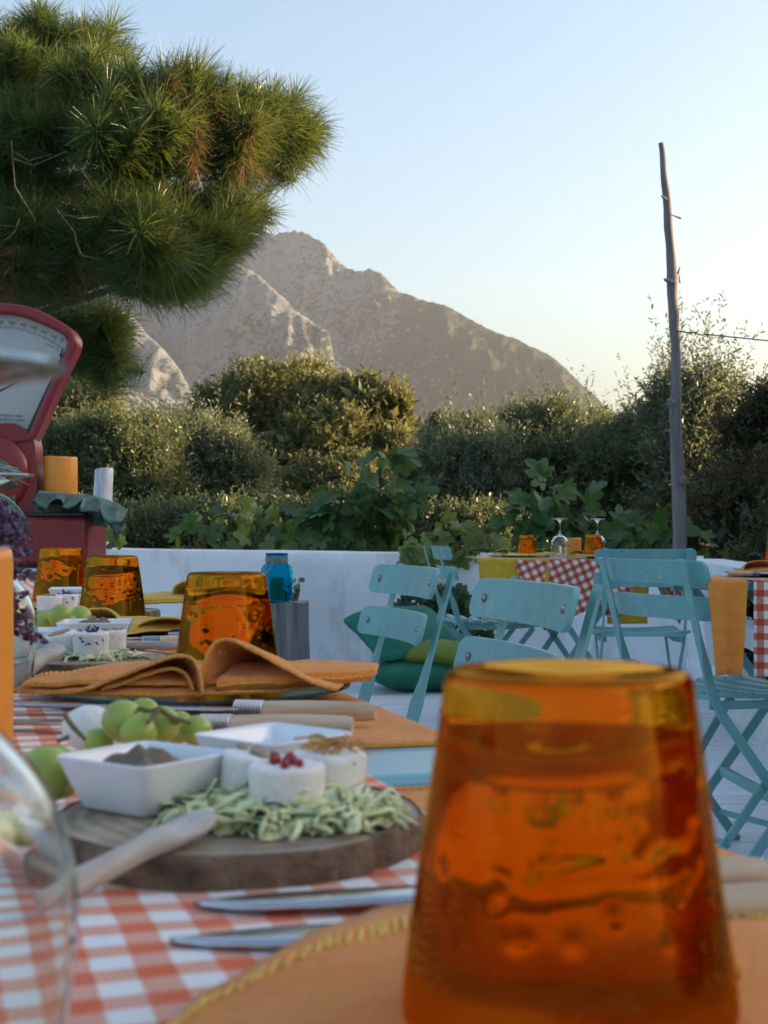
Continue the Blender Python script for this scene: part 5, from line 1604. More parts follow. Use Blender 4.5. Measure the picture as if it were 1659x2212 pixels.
# ---- candles
def candle(x, y, z, r, h, label):
    t = empty('candle', (x, y, z)); tag(t, label, 'candle', 'orange pillar candles')
    m = MB()
    m.lathe([(0, 0), (r * .99, 0), (r, 0.003), (r * 1.0, h * .5), (r * .995, h - 0.006), (r * .97, h - 0.0015), (r * .92, h), (r * .8, h - 0.001), (0, h - 0.002)], 40, wob=lambda a, rr_, zz: (rr_ * (1 + .006 * math.sin(3 * a + zz * 30)), zz + (0.0012 * math.sin(2 * a) if zz > h * .9 else 0)))
    m.build('wax', M['wax'], t, 60)
    MB().tube([(0, 0, h - 0.003), (0.0008, 0, h + 0.006), (0.003, 0, h + 0.010)], 0.0012, 6).build('wick', M['black'], t)
    return t
candle(-0.2595, 0.866, TZ + 0.0045, 0.0352, 0.114, 'blurred orange pillar candle at the left edge of the picture')

# ---- red counter scale at the end of the long table (drawn in units of 1/1000 of its distance)
SK = 4.25 / FPX
sc_o = at(0, 1243, 4.25); sc_o.z = TZ + 0.0045
scale = empty('shop_scale', sc_o); tag(scale, 'old red counter scale with fan shaped dial at the left edge', 'scale')
def SP(px, py): return ((px) * SK, (1243 - py) * SK)       # local x, z
def prism(name, outline, y0, y1, mat, parent, bevel=0.0, ang=35, inner=None):
    """outline: list of (x,z); extruded from y0 to y1"""
    n = len(outline); m = MB()
    if inner is None:
        m.add([(x, y0, z) for x, z in outline] + [(x, y1, z) for x, z in outline],
              [tuple(range(n)), tuple(range(n, 2 * n))[::-1]] + [(i, n + i, n + (i + 1) % n, (i + 1) % n) for i in range(n)])
    else:
        vs = [(x, y0, z) for x, z in outline] + [(x, y1, z) for x, z in outline] + [(x, y0, z) for x, z in inner] + [(x, y1, z) for x, z in inner]
        fs = []
        for i in range(n):
            j = (i + 1) % n
            fs += [(i, j, 2 * n + j, 2 * n + i), (n + j, n + i, 3 * n + i, 3 * n + j), (j, i, n + i, n + j), (2 * n + i, 2 * n + j, 3 * n + j, 3 * n + i)]
        m.add(vs, fs)
    o = m.build(name, mat, parent, ang, bevel=bevel)
    me = o.data; bm = bmesh.new(); bm.from_mesh(me); bmesh.ops.recalc_face_normals(bm, faces=bm.faces); bm.to_mesh(me); bm.free()
    return o
def spline(pts, n):
    o = []
    for i in range(len(pts) - 1):
        p0 = pts[max(i - 1, 0)]; p1 = pts[i]; p2 = pts[i + 1]; p3 = pts[min(i + 2, len(pts) - 1)]
        for k in range(n):
            t = k / n
            o.append(tuple(0.5 * (2 * p1[j] + (p2[j] - p0[j]) * t + (2 * p0[j] - 5 * p1[j] + 4 * p2[j] - p3[j]) * t * t + (3 * p1[j] - p0[j] - 3 * p2[j] + p3[j]) * t ** 3) for j in (0, 1)))
    o.append(pts[-1]); return o
def mirror(pts): return pts + [(-x, y) for x, y in pts[::-1] if abs(x) > 1e-6]
half_out = spline([(0, 664), (32, 667), (64, 672), (102, 686), (146, 711), (165, 728), (172, 746), (168, 768), (150, 805), (118, 878), (84, 954), (60, 966), (0, 972)], 6)
half_in = spline([(0, 688), (32, 690), (62, 697), (100, 712), (136, 730), (148, 742), (149, 754), (143, 775), (126, 812), (97, 878), (70, 940), (52, 948), (0, 950)], 6)
OUT = [SP(*p_) for p_ in mirror(half_out)]; INN = [SP(*p_) for p_ in mirror(half_in)]
prism('dial_frame', OUT, -0.045, 0.045, M['red'], scale, 0.010, inner=INN)
prism('dial_back', [(x * 0.985, z * 0.985 + 0.010) for x, z in OUT], 0.020, 0.043, M['red'], scale)
prism('dial_plate', [(x * 0.995, z) for x, z in INN], 0.0, 0.012, M['dial'], scale)
prism('window_strip', [SP(*p_) for p_ in ((138, 768), (144, 770), (70, 938), (60, 936))], -0.012, 0.004, M['black'], scale)
# column and round boss under the dial
col_half = spline([(0, 925), (38, 925), (72, 945), (82, 968), (84, 1010), (87, 1045), (84, 1085), (76, 1112), (74, 1123), (0, 1123)], 5)
prism('column', [SP(*p_) for p_ in mirror(col_half)], -0.040, 0.055, M['red'], scale, 0.008)
m = MB(); bz = (1243 - 1032) * SK; br = 72 * SK
m.grid(lambda u, v: (br * math.cos(PI / 2 * v) ** 0.35 * math.cos(2 * PI * u) if v < 1 else 0, -0.041 - 0.028 * math.sin(PI / 2 * v) ** 1.2, bz + 1.15 * br * (math.cos(PI / 2 * v) ** 0.35 if v < 1 else 0) * math.sin(2 * PI * u)), 48, 12, closed_u=True, flip=False)
m.build('boss', M['red'], scale, 60)
# box base, plinth, feet
m = MB(); m.box((0, 0.05, (1243 - 1176) * SK), (406 * SK, 0.30, 104 * SK)); m.build('base_box', M['red'], scale, 40, bevel=0.014)
m = MB(); m.box((0, 0.05, (1243 - 1230.5) * SK), (400 * SK, 0.29, 5 * SK)); m.build('base_edge', M['black'], scale, 40, bevel=0.002)
m = MB(); m.box((60 * SK, 0.02, (1243 - 1119) * SK), (272 * SK, 0.22, 9 * SK)); m.build('pan_bracket', M['black'], scale, 40, bevel=0.003)
for sx_ in (-186, 104, 186):
    MB().tube([(sx_ * SK, -0.085, 0.0), (sx_ * SK, -0.085, 12 * SK)], [0.012, 0.010], 12).build('foot', M['black'], scale)
m = MB(); m.lathe([(0.0, -0.006), (0.050, -0.006), (0.085, -0.002), (0.088, 0.001), (0.050, -0.003), (0.0, -0.003)], 40); m.build('pan', M['black'], scale, 50, loc=(135 * SK, -0.01, (1243 - 1092) * SK))
MB().tube([(135 * SK, -0.01, (1243 - 1118) * SK), (135 * SK, -0.01, (1243 - 1094) * SK)], 0.02, 12).build('pan_stem', M['black'], scale)
# screw, small slotted plate on the frame
MB().tube([SPp for SPp in [Vector((132 * SK, -0.0455, (1243 - 815) * SK)), Vector((132 * SK, -0.050, (1243 - 815) * SK))]], [4.2 * SK, 3.6 * SK], 14).build('screw', M['rivet'], scale)
# pointer
prism('pointer', [SP(*p_) for p_ in ((137.5, 760), (134, 770), (136, 775), (132, 783), (128, 775), (131, 770), (136, 758))], -0.008, -0.005, M['ink'], scale)
# print on the dial
def text_mesh(body, size, shear=0.0, bold=0.0):
    cu = bpy.data.curves.new('txt', 'FONT'); cu.body = body; cu.size = size; cu.align_x = 'CENTER'; cu.align_y = 'CENTER'; cu.shear = shear; cu.offset = bold; cu.resolution_u = 3
    ob = bpy.data.objects.new('txt', cu); COL.objects.link(ob)
    dg = bpy.context.evaluated_depsgraph_get(); dg.update()
    me = bpy.data.meshes.new_from_object(ob.evaluated_get(dg))
    bpy.data.objects.remove(ob); bpy.data.curves.remove(cu)
    return me
def dial_text(name, body, px, py, size_px, ang=0, shear=0.0, bold=0.0, sx=1.0):
    me = text_mesh(body, size_px * SK * 1.35, shear, bold)
    x, z = SP(px, py)
    o = link(name, me, M['ink'], scale, (x, -0.0016, z), (R(90), R(ang), 0), (sx, 1, 1))
    return o
for (n_, px, py, a) in (('0', 133, 742, 27), ('100', 115, 734, 24), ('200', 94, 723.5, 20), ('300', 72, 714.5, 15), ('400', 50, 709, 10), ('500', 25, 704.5, 5), ('600', 0, 703, 0), ('700', -25, 704.5, -5), ('800', -50, 709, -10), ('900', -72, 714.5, -15), ('1000', -94, 723.5, -20)):
    dial_text('numeral', n_, px, py, 7.4 if n_ != '0' else 9.5, a)
m = MB()
arc = [(-94, 739), (-72, 729), (-50, 722), (-25, 717), (0, 716), (25, 717), (50, 722), (72, 729), (94, 739), (113, 749), (131, 761)]
ar = spline(arc, 10)
for i, (px, py) in enumerate(ar[:-1]):
    q = ar[i + 1]; d = Vector((q[0] - px, q[1] - py)).normalized(); nn = Vector((d.y, -d.x))
    L_ = 10 if i % 10 == 0 else (7 if i % 5 == 0 else 4.5)
    a = Vector((px, py)); b_ = a + nn * L_; w = d * (0.45 if i % 10 == 0 else 0.28)
    m.add([(SP(*(a - w))[0], -0.0012, SP(*(a - w))[1]), (SP(*(a + w))[0], -0.0012, SP(*(a + w))[1]), (SP(*(b_ + w))[0], -0.0012, SP(*(b_ + w))[1]), (SP(*(b_ - w))[0], -0.0012, SP(*(b_ - w))[1])], [(0, 1, 2, 3)])
o = m.build('tick_marks', M['ink'], scale); o['kind'] = 'stuff'
dial_text('brand_lettering', 'Italgrasso', -6, 832, 22, -20, 0.35, 0.0006)
prism('brand_underline', [SP(*p_) for p_ in ((-44, 866), (0, 848), (36, 829), (48, 820), (50, 823), (38, 834), (2, 853), (-42, 871))], -0.0016, -0.0008, M['ink'], scale)
dial_text('small_print', 'DECRETO MINISTERIALE N 3890', 0, 904, 5.0, 3)
dial_text('small_print', 'SOC. GRASSO & CORNI', 14, 914, 5.6, 2)
dial_text('small_print', 'REG. EMILIA  TIPO MODERNO', 10, 922, 3.8, 2)
dial_text('maker_mark', 'GC', 22, 931, 7.0, 0)
m = MB()
hexp = [SP(22 + 9 * math.cos(k * PI / 3), 931 + 5.5 * math.sin(k * PI / 3)) for k in range(7)]
m.tube([Vector((x, -0.0016, z)) for x, z in hexp], 0.0004, 4); m.build('maker_mark_border', M['ink'], scale)
dial_text('small_print', 'DIVISIONI 10 gr.', 113, 756, 3.2, 25)
# glass over the dial
prism('dial_glass', [(x * 0.99, z) for x, z in INN], -0.036, -0.0345, glass_mat('dial_glass', (0.97, 0.98, 0.985), 0.02, 1.25), scale)

# kale leaf lying on the pan, candle on top of it
def kale_leaf(name, label, loc, rot, Lx, W, seed, droop=0.4, parent=None, sc_=1.0):
    t = empty(name, loc, rot); 
    if label: tag(t, label, 'leaf')
    rnd = random.Random(seed)
    def fn(u, v):
        s = 2 * v - 1
        w = W * (math.sin(PI * min(0.98, 0.10 + 0.86 * u)) ** 0.6)
        ed = abs(s) ** 3
        x = Lx * u + 0.012 * ed * math.sin(u * 34 + seed)
        y = w * s * (1 - 0.2 * abs(s))
        ruff = ed * (0.014 * math.sin(u * 27 + s * 3 + seed) + 0.008 * math.sin(u * 51 + seed * 2))
        z = -droop * (max(0, u - 0.45) ** 2) * Lx * 2.2 - abs(s) ** 1.7 * W * 0.75 + ruff + 0.004 * mnoise.noise(Vector((x * 40, y * 40, seed)))
        return (x, y, z)
    m = MB(); m.grid(fn, 40, 18); m.build('blade', M['kale'], t, 180, solid=0.0016)
    m = MB(); m.tube([Vector(fn(u / 20, 0.5)) + Vector((0, 0, 0.002)) for u in range(21)], [0.0045 * (1 - 0.8 * u / 20) for u in range(21)], 6)
    for k in range(7):
        for sgn in (-1, 1):
            m.tube([Vector(fn(0.1 + .11 * k, 0.5)) + Vector((0, 0, .0015)), Vector(fn(0.17 + .11 * k, .5 + sgn * .2)) + Vector((0, 0, .0012)), Vector(fn(0.25 + .1 * k, .5 + sgn * .4)) + Vector((0, 0, .001))], [0.0016, 0.0011, 0.0005], 4)
    m.build('rib', M['kale_rib'], t, 180)
    return t
lp = at(86, 1068, 4.22)
kale_leaf('kale_leaf', 'crinkled blue green kale leaf on the scale pan under the candle', (lp.x, lp.y - 0.02, lp.z + 0.004), (R(-22), R(3), R(-4)), 0.272, 0.078, 3, 0.22)
cb = at(131, 1070, 4.26)
candle(cb.x, cb.y, cb.z + 0.001, 0.0495, 0.114, 'thick orange pillar candle standing on the kale leaf of the scale')

# ---- flowers at the left edge
def bloom_spike(m, g, p0, p1, r, rnd, n=150):
    p0 = Vector(p0); p1 = Vector(p1)
    g.tube([p0, p0.lerp(p1, .5) + Vector((0, 0, .004)), p1], [0.0018, 0.0015, 0.0008], 5)
    d = (p1 - p0)
    for q in range(n):
        t = 0.25 + 0.8 * rnd.random(); c = p0 + d * t
        k = r * (0.4 + 0.6 * math.sin(PI * min(1, max(0, (t - .2)))))
        c = c + Vector((rnd.gauss(0, 1), rnd.gauss(0, 1), rnd.gauss(0, 1))).normalized() * k * rnd.uniform(.4, 1)
        a = Vector((rnd.gauss(0, 1), rnd.gauss(0, 1), rnd.gauss(0, 1))).normalized() * rnd.uniform(.0018, .0038)
        b_ = a.cross(Vector((rnd.gauss(0, 1), rnd.gauss(0, 1), rnd.gauss(0, 1)))).normalized() * a.length * .8
        e_ = a.cross(b_).normalized() * a.length * .6
        m.add([c - a, c + b_ + e_, c + a, c - b_ + e_, c - e_], [(0, 1, 4), (1, 2, 4), (2, 3, 4), (3, 0, 4), (0, 3, 2, 1)])
def vase_flowers(loc, label, spikes, seed, h=0.10):
    t = empty('flower_vase', loc); tag(t, label, 'flowers'); rnd = random.Random(seed)
    m = MB(); m.lathe([(0.0, 0.0), (0.028, 0.0), (0.034, 0.01), (0.036, h * .6), (0.026, h), (0.028, h + .004), (0.024, h), (0.033, h * .6), (0.030, .01), (0.0, .006)], 32); m.build('vase', M['clear'], t, 60)
    for (a, b_, r, n) in spikes:
        m = MB(); g = MB(); bloom_spike(m, g, Vector(a) - Vector(loc), Vector(b_) - Vector(loc), r, rnd, n)
        s = g.build('stem', M['bloom_green'], t); m.build('blossoms', M['bloom'], s, 20)
    lf = MB()
    for q in range(26):
        a, b_, r, n = rnd.choice(spikes)
        c = Vector(a).lerp(Vector(b_), rnd.uniform(.2, .8)) - Vector(loc)
        d = Vector((rnd.gauss(0, 1), rnd.gauss(0, 1), rnd.gauss(0, .8))).normalized() * rnd.uniform(.010, .02)
        s_ = d.cross(Vector((rnd.gauss(0, 1), rnd.gauss(0, 1), rnd.gauss(0, 1)))).normalized() * d.length * .35
        lf.add([c, c + d * .5 + s_, c + d, c + d * .5 - s_], [(0, 1, 2, 3)])
    o = lf.build('leaflets', M['bloom_green'], t); o['kind'] = 'stuff'
    return t
vp = Vector((-0.322, 0.985, TZ + 0.0045))
vb = vp + Vector((0, 0, 0.10))
vase_flowers(vp, 'purple flower spikes hanging from a vase at the left edge, behind the blurred candle',
             [(vb, at(40, 1150, 0.965), 0.011, 170), (vb, at(25, 1120, 0.98), 0.012, 170), (vb, at(40, 1235, 0.955), 0.010, 150), (vb, at(50, 1330, 0.955), 0.010, 150), (vb, at(75, 1375, 0.96), 0.008, 110), (vb, at(-10, 1100, 0.97), 0.014, 170), (vb, at(15, 1200, 0.94), 0.012, 160), (vb, at(30, 1290, 0.95), 0.010, 130)], 4)
v2 = Vector((-0.665, 2.35, TZ + 0.0045)); v2b = v2 + Vector((0, 0, .12))
vase_flowers(v2, 'second bunch of small mauve blossoms farther along the left edge',
             [(v2b, at(48, 1165, 2.3), 0.017, 260), (v2b, at(66, 1190, 2.3), 0.013, 190), (v2b, at(30, 1140, 2.3), 0.016, 200)], 9, 0.12)
lp = at(-60, 1058, 2.38)
kale_leaf('kale_leaf', 'dusky kale leaf in front of the red scale column', lp, (R(20), R(12), R(-8)), 0.098, 0.032, 8, 0.5)
lp = at(-70, 1020, 2.42)
kale_leaf('kale_leaf', 'dark upper kale leaf at the left edge against the scale', lp, (R(60), R(-10), R(-4)), 0.075, 0.030, 11, 0.5)

# ---- stump with turquoise jar
sp_ = Vector((xat(622, 8.95), 8.95, 0.0))
st = empty('tree_stump', sp_); tag(st, 'grey weathered tree stump carrying the blue jar', 'stump')
SR = 0.122; SH = 0.432
def stumpf(u, v):
    a = 2 * PI * u
    r = SR * (1 + 0.05 * math.sin(2 * a + .5) + 0.05 * math.sin(5 * a) - 0.09 * math.exp(-((a - 4.55) / 0.09) ** 2) - 0.05 * math.exp(-((a - 5.4) / 0.12) ** 2)) * (1 + 0.06 * (1 - v) ** 2)
    r += 0.003 * mnoise.noise(Vector((math.cos(a) * 8, math.sin(a) * 8, v * 2)))
    return (r * math.cos(a), r * math.sin(a), SH * v + (0.006 * math.sin(a * 3) * v))
m = MB(); m.grid(stumpf, 96, 14, closed_u=True); m.build('stump_side', M['stump'], st, 60)
m = MB(); m.grid(lambda u, v: (stumpf(u, 1)[0] * v, stumpf(u, 1)[1] * v, SH + (stumpf(u, 1)[2] - SH) * v * v + 0.002 * mnoise.noise(Vector((u * 9, v * 6, 0)))), 96, 8, closed_u=True); m.build('stump_top', M['stump_top'], st, 60)
jl = Vector((xat(598, 8.93), 8.93, SH + 0.004))
jar = empty('glass_jar', jl, (0, 0, R(14))); tag(jar, 'square turquoise glass jar lantern with rope neck on the stump', 'jar')
def supj(a, r, n): return r * (abs(math.cos(a)) ** n + abs(math.sin(a)) ** n) ** (-1 / n)
m = MB()
jo = [(0.0, 0.0, 2), (0.070, 0.0, 6), (0.078, 0.006, 7), (0.082, 0.05, 8), (0.084, 0.16, 8), (0.083, 0.200, 7), (0.074, 0.222, 5), (0.064, 0.232, 3), (0.061, 0.240, 2), (0.061, 0.275, 2), (0.064, 0.285, 2), (0.064, 0.296, 2), (0.061, 0.299, 2), (0.057, 0.290, 2), (0.056, 0.240, 2), (0.068, 0.220, 5), (0.078, 0.195, 7), (0.079, 0.05, 8), (0.074, 0.012, 7), (0.0, 0.010, 2)]
vs = []; seg = 56
for (r, z, n) in jo:
    for k in range(seg):
        a = 2 * PI * k / seg; rr_ = supj(a, r, n); vs.append((rr_ * math.cos(a), rr_ * math.sin(a), z))
fs = [(i * seg + k, i * seg + (k + 1) % seg, (i + 1) * seg + (k + 1) % seg, (i + 1) * seg + k) for i in range(len(jo) - 1) for k in range(seg)]
m.add(vs, fs); m.build('glass_body', M['jar'], jar, 50)
jar.scale = (1.08, 1.08, 1.0)
m = MB()
for q in range(6):
    m.tube([(0.0635 * math.cos(a), 0.0635 * math.sin(a), 0.243 + 0.0058 * q) for a in [2 * PI * k / 28 for k in range(29)]], 0.0032, 6)
m.build('rope_neck', M['raffia'], jar, 60)
m = MB(); m.tube([(-0.03, -0.058, 0.255), (-0.045, -0.085, 0.225), (-0.075, -0.095, 0.180), (-0.095, -0.090, 0.150)], 0.0055, 6); m.build('rope_handle', M['raffia'], jar, 60)
candle(jl.x, jl.y, jl.z + 0.0125, 0.045, 0.14, 'pillar candle inside the turquoise jar')

# ---- cushions
def cushion(x, y, z, w, d, h, rz, mat, label, seed, tilt=(0, 0)):
    m = MB()
    def fn(u, v):
        t = math.radians(-90 + 180 * v); a = 2 * PI * u; n = 4.5
        k = (abs(math.cos(a)) ** n + abs(math.sin(a)) ** n) ** (-1 / n)
        e = math.cos(t) ** 0.45 if v not in (0, 1) else 0
        pinch = 1 + 0.10 * max(0, abs(math.sin(2 * a)) - 0.75) * 4 * (math.cos(t) ** 4)
        r = k * e * pinch
        x_ = w / 2 * r * math.cos(a); y_ = d / 2 * r * math.sin(a)
        cr = max(abs(x_) / (w / 2), abs(y_) / (d / 2))
        z_ = h / 2 * math.sin(t) * (1 - 0.35 * cr ** 3) + 0.012 * mnoise.noise(Vector((x_ * 5 + seed, y_ * 5, z_s * 2)))
        z_ += 0.02 * mnoise.noise(Vector((x_ * 3 + seed * 3, y_ * 3, 1)))
        return (x_, y_, z_)
    z_s = 1.0
    m.grid(fn, 64, 24, closed_u=True)
    o = m.build('cushion', mat, None, 180, loc=(x, y, z + h / 2), rot=(tilt[0], tilt[1], rz))
    # piping round the seam
    pp = [Vector(fn(k / 64, 0.5)) for k in range(65)]
    MB().tube([p_ * 1.01 for p_ in pp], 0.0035, 5).build('piping', mat, o)
    tag(o, label, 'cushion', 'floor cushions by the wall')
    return o
cushion(xat(915, 8.0), 7.95, 0.0, 0.62, 0.52, 0.19, 0.15, M['cushion_dark'], 'emerald green cushion at the bottom of the pile', 1)
cushion(xat(935, 8.0), 7.98, 0.135, 0.60, 0.50, 0.16, -0.15, M['cushion_olive'], 'olive green cushion in the middle of the pile', 2, (0.10, 0.06))
cushion(xat(876, 8.1), 8.02, 0.215, 0.56, 0.48, 0.19, 0.55, M['cushion_dark'], 'emerald green cushion tilted on top of the pile', 3, (0.42, -0.10))

# ---- gingham table by the wall
TC_ = Vector((0.83, 6.55, 0))
bistro_table(TC_, R(6), 0.70, 0.66, 'turquoise folding table by the wall under red gingham and a mustard cloth', M['teal'])
def hang_cloth(name, c, rz, half_w, along, drop0, drop1, mat, label, cat, uvrot=0.0, edge=0.355, z=0.0, wobble=0.012, n=40, hem=None, back=None):
    """strip lying on the table from -edge to +edge along local y (or x) and hanging at both ends"""
    m = MB(); rr = 0.014
    tot = drop0 + 2 * edge + drop1
    def fn(u, v):
        s = -drop0 + tot * v - 0.0
        w = -half_w + 2 * half_w * u
        if s < 0:
            k = -s; y = -edge - rr * math.sin(min(k, rr * PI / 2) / rr); zz = -(rr * (1 - math.cos(min(k, rr * PI / 2) / rr)) + max(0, k - rr * PI / 2))
            wv = wobble * math.sin(u * 9 + 1) * min(1, k * 6); y += wv
        elif s > 2 * edge:
            k = s - 2 * edge; y = edge + rr * math.sin(min(k, rr * PI / 2) / rr); zz = -(rr * (1 - math.cos(min(k, rr * PI / 2) / rr)) + max(0, k - rr * PI / 2))
            wv = wobble * math.sin(u * 8 + 2) * min(1, k * 6); y += wv
        else: y = -edge + s; zz = 0
        return (w * (1 + 0.03 * math.sin(s * 14)), y, TZ + 0.003 + z + zz, w * math.cos(uvrot) - s * math.sin(uvrot), w * math.sin(uvrot) + s * math.cos(uvrot))
    m.grid(fn, 24, n * 2)
    o = m.build(name, mat, None, 180, loc=c, rot=(0, 0, rz), solid=0.0012)
    tag(o, label, cat)
    return o
# square cloth laid cornerwise: hangs as triangles on two sides
def corner_cloth(c, rz, half, ext, drop_side, mat, label, edge_x, edge_y):
    m = MB(); n = 80; rr = 0.012
    cs, sn = math.cos(rz), math.sin(rz)
    def fn(u, v):
        a = (-half + 2 * half * u); b_ = (-half + 2 * half * v)
        x = a * cs - b_ * sn; y = a * sn + b_ * cs
        z = 0; 
        if abs(y) > edge_y:
            k = abs(y) - edge_y; y = math.copysign(edge_y + min(k, 0.014) + 0.015 * math.sin(x * 16 + 0.6) * min(1, k * 5), y); z = -max(0, k - 0.008)
        if abs(x) > edge_x:
            k = abs(x) - edge_x; x = math.copysign(edge_x + min(k, 0.014) + 0.012 * math.sin(y * 15) * min(1, k * 5), x); z -= max(0, k - 0.008)
        return (x, y, TZ + 0.0035 + z, a, b_)
    m.grid(fn, n, n)
    o = m.build('tablecloth', mat, None, 180, loc=c, rot=(0, 0, R(6)), solid=0.0012)
    tag(o, label, 'tablecloth')
corner_cloth((TC_.x + 0.07, TC_.y, 0.0), R(24), 0.50, 0, 0, M['gingham_red'], 'red gingham cloth laid askew, hanging in a point off the back table', 0.36, 0.345)
hang_cloth('place_mat', (TC_.x - 0.10, TC_.y, 0.0), R(6), 0.0, 0, 0, 0, M['yellow_cloth'], 'x', 'x') if False else None
def mat_over(c, rz, x0, x1, edge, y_in, drop, mat, label, dropx=None, z=0.006, lines=None):
    """mat from y_in out over the edge at y=-edge"""
    m = MB(); rr = 0.012; flat = edge + y_in; tot = flat + drop
    def fn(u, v):
        s = tot * v; x = x0 + (x1 - x0) * u
        if s < flat: y = y_in - s; zz = 0
        else:
            k = s - flat; q = min(k, rr * PI / 2)
            y = -edge - rr * math.sin(q / rr) - 0.010 * math.sin(u * 7 + 0.5) * min(1, k * 6); zz = -(rr * (1 - math.cos(q / rr)) + max(0, k - rr * PI / 2))
            x += (u - .5) * -0.04 * min(1, k * 4)
        return (x, y, TZ + z + zz, x, s)
    m.grid(fn, 20, 50)
    o = m.build('place_mat', mat, None, 180, loc=c, rot=(0, 0, rz), solid=0.0016); tag(o, label, 'place mat')
    if lines:
        for (r0, r1) in lines:
            g = MB()
            for k in range(9):
                p0 = Vector(fn(0.30 + 0.05 * k, r0)[:3]); p1 = Vector(fn(0.335 + 0.05 * k, r0)[:3])
                g.tube([p0 + Vector((0, -0.0016, 0)), p1 + Vector((0, -0.0016, 0))], 0.0013, 4)
            g.build('stitch_row', M['orange_hem'], o)
    return o
mat_over((TC_.x, TC_.y, 0), R(6), -0.47, -0.155, 0.352, -0.02, 0.27, M['yellow_cloth'], 'mustard cloth hanging off the left front of the back table', z=0.008)
mat_over((TC_.x, TC_.y, 0), R(186), -0.51, -0.27, 0.352, -0.02, 0.34, M['yellow_cloth'], 'mustard cloth hanging behind the chair at the far side of the back table', z=0.008)
tz2 = TZ + 0.0105
tumbler(tmb[1], xat(1137, 6.45), 6.45, tz2 + 0.010, 0.3, 'small amber tumbler at the left of the back table')
tumbler(tmb[2], xat(1281, 6.27), 6.27, tz2 + 0.010, 2.3, 'small amber tumbler at the right of the back table, before a wine glass', 1.04)
candle(xat(1238, 6.55), 6.55, tz2, 0.036, 0.082, 'short orange candle between the wine glasses on the back table')
for (px, Y, w_, lb, h_) in ((1100, 6.36, 0.085, 'mustard napkin under the left tumbler of the back table', 0.028), (1175, 6.66, 0.085, 'mustard napkin at the far middle of the back table', 0.022), (1262, 6.28, 0.085, 'mustard napkin under the right tumbler of the back table', 0.022)):
    q = empty('napkin', (xat(px, Y), Y, tz2 + 0.004)); tag(q, lb, 'napkin')
    base_sheet([(-w_, -0.06, 0), (0, -0.08, 0.002), (w_, -0.05, 0.002)], [(-w_, 0.04, 0.004), (0, 0.07, 0.008), (w_, 0.05, 0.006)], 0, 0, M['yellow_cloth'], M['yellow_hem'], q, th=0.005)
    arch_fold(q, -0.075, -0.01, -0.03, 0.04, h_, 0.003, M['yellow_cloth'], M['yellow_hem'], lean=0.6, taper=0.6, stitches=False, name='curl')
for (px, Y, lb) in ((1130, 6.34, 'dark plate at the left of the back table'), (1300, 6.30, 'dark plate at the right of the back table')):
    plate(xat(px, Y), Y, 0.10, lb, tz2 - 0.004)
BC = 'cutlery on the back table'
knife((xat(1215, 6.25), 6.25, tz2 + 0.006), (xat(1140, 6.26), 6.26, tz2 + 0.008), 'wooden handled knife lying before the left tumbler of the back table', lh=0.09, group=BC)
knife((xat(1235, 6.25), 6.24, tz2 + 0.006), (xat(1325, 6.25), 6.25, tz2 + 0.008), 'wooden handled knife lying before the right tumbler of the back table', lh=0.09, group=BC)
knife((xat(1140, 6.26), 6.285, tz2 + 0.006), (xat(1060, 6.26), 6.27, tz2 + 0.008), 'wooden handled knife at the left end of the back table', lh=0.06, group=BC)

# ---- plastic box of scraps under that table
bx = Vector((xat(1302, 7.35), 7.35, 0.0))
box_ = empty('plastic_box', bx, (0, 0, R(5))); tag(box_, 'milky plastic box of crumpled coloured scraps under the back table', 'box')
m = MB()
w_, d_, h_ = 0.165, 0.12, 0.21
for (sx_, sy_, sxx, syy) in ((0, -1, w_ * 2, 0.003), (0, 1, w_ * 2, 0.003), (-1, 0, 0.003, d_ * 2 - .006), (1, 0, 0.003, d_ * 2 - .006)):
    m.box((sx_ * (w_ - .0015), sy_ * (d_ - .0015), h_ / 2 + .004), (sxx, syy, h_))
m.build('box_walls', M['plastic'], box_)
MB().box((0, 0, 0.003), (w_ * 2, d_ * 2, 0.004)).build('box_floor', M['plastic'], box_)
scr = [pbr('scrap_white', (0.7, 0.72, 0.78), .6), pbr('scrap_red', (0.42, 0.06, 0.05), .6), pbr('scrap_lilac', (0.34, 0.33, 0.5), .6), pbr('scrap_dark', (0.10, 0.10, 0.16), .6)]
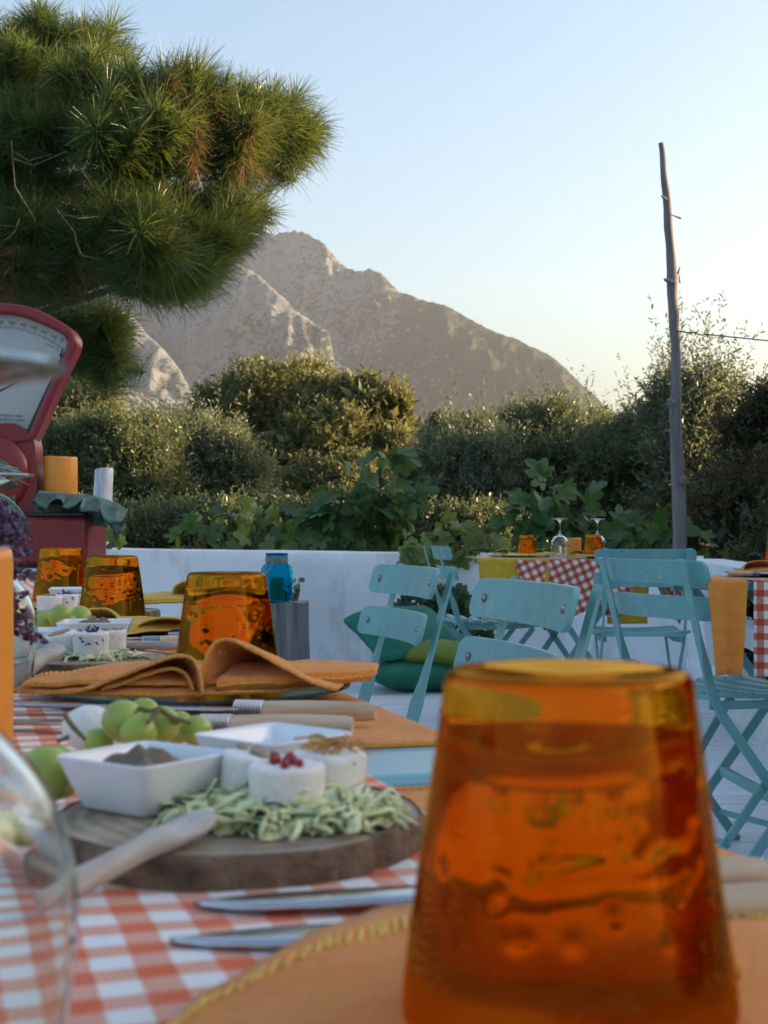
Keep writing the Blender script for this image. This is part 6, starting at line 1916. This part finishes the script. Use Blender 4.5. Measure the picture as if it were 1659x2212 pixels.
for q in range(34):
    m = MB(); r = random.uniform(0.022, 0.038); m.sphere((0, 0, 0), r, 9, 6)
    sd_ = random.random() * 50
    m.v = [tuple(c * (1 + 0.45 * mnoise.noise(Vector(v) * 38 + Vector((sd_, 0, 0)))) for c in v) for v in m.v]
    m.build('scrap', random.choices(scr, (5, 2, 2, 1))[0], box_, 20, loc=(random.uniform(-.12, .12), random.uniform(-.08, .08), 0.035 + 0.028 * (q // 12) + random.uniform(0, .012)))

# ---- table at the right edge
TD = Vector((1.165, 3.98, 0))
bistro_table(TD, R(4), 0.74, 0.70, 'turquoise table cut off by the right edge, draped with orange', M['teal'])
corner_c = None
mat_over((TD.x, TD.y, 0), R(4), -0.385, -0.280, 0.356, 0.16, 0.245, M['orange_cloth'], 'orange cloth with stitched rows hanging off the right edge table', z=0.006, lines=[(0.80, 0), (0.865, 0), (0.925, 0)])
m = MB()
def hg(u, v):
    s = v * 0.62; w = 0.30 * u
    y = 0.10; 
    x = -0.268 + w
    if s < 0.40: yy = -0.02 - s + 0.06; zz = 0
    if s < 0.38: yy = 0.02 - s; zz = 0
    else: yy = -0.36 - 0.012 - 0.01 * math.sin(u * 8); zz = -(s - 0.38)
    return (x, yy, TZ + 0.0035 + zz, w, s)
m.grid(hg, 24, 60)
tag(m.build('tablecloth', M['gingham_red'], None, 180, loc=TD, rot=(0, 0, R(4)), solid=0.0012), 'red gingham cloth hanging from the table at the right edge', 'tablecloth')
tzd = TZ + 0.009
plate(xat(1655, 3.86), 3.86, 0.11, 'dark plate on the table at the right edge', tzd - 0.002)
tumbler(tmb[1], xat(1683, 3.90), 3.90, tzd + 0.012, 1.0, 'amber tumbler cut off by the right edge')
q = empty('napkin', (xat(1640, 3.86), 3.86, tzd + 0.010)); tag(q, 'curled orange napkin on the table at the right edge', 'napkin')
base_sheet([(-0.06, -0.05, 0), (0, -0.07, 0.002), (0.09, -0.05, 0.002)], [(-0.06, 0.04, 0.004), (0, 0.07, 0.008), (0.09, 0.05, 0.006)], 0, 0, M['orange_cloth'], M['orange_hem'], q, th=0.004)
arch_fold(q, -0.055, 0.03, -0.05, 0.04, 0.026, 0.003, M['orange_cloth'], M['orange_hem'], lean=0.1, taper=0.1, name='curl')
knife((xat(1720, 3.70), 3.70, tzd + 0.006), (xat(1571, 3.72), 3.72, tzd + 0.009), 'wooden handled knife on the table at the right edge', lh=0.075, group='cutlery on the right edge table')
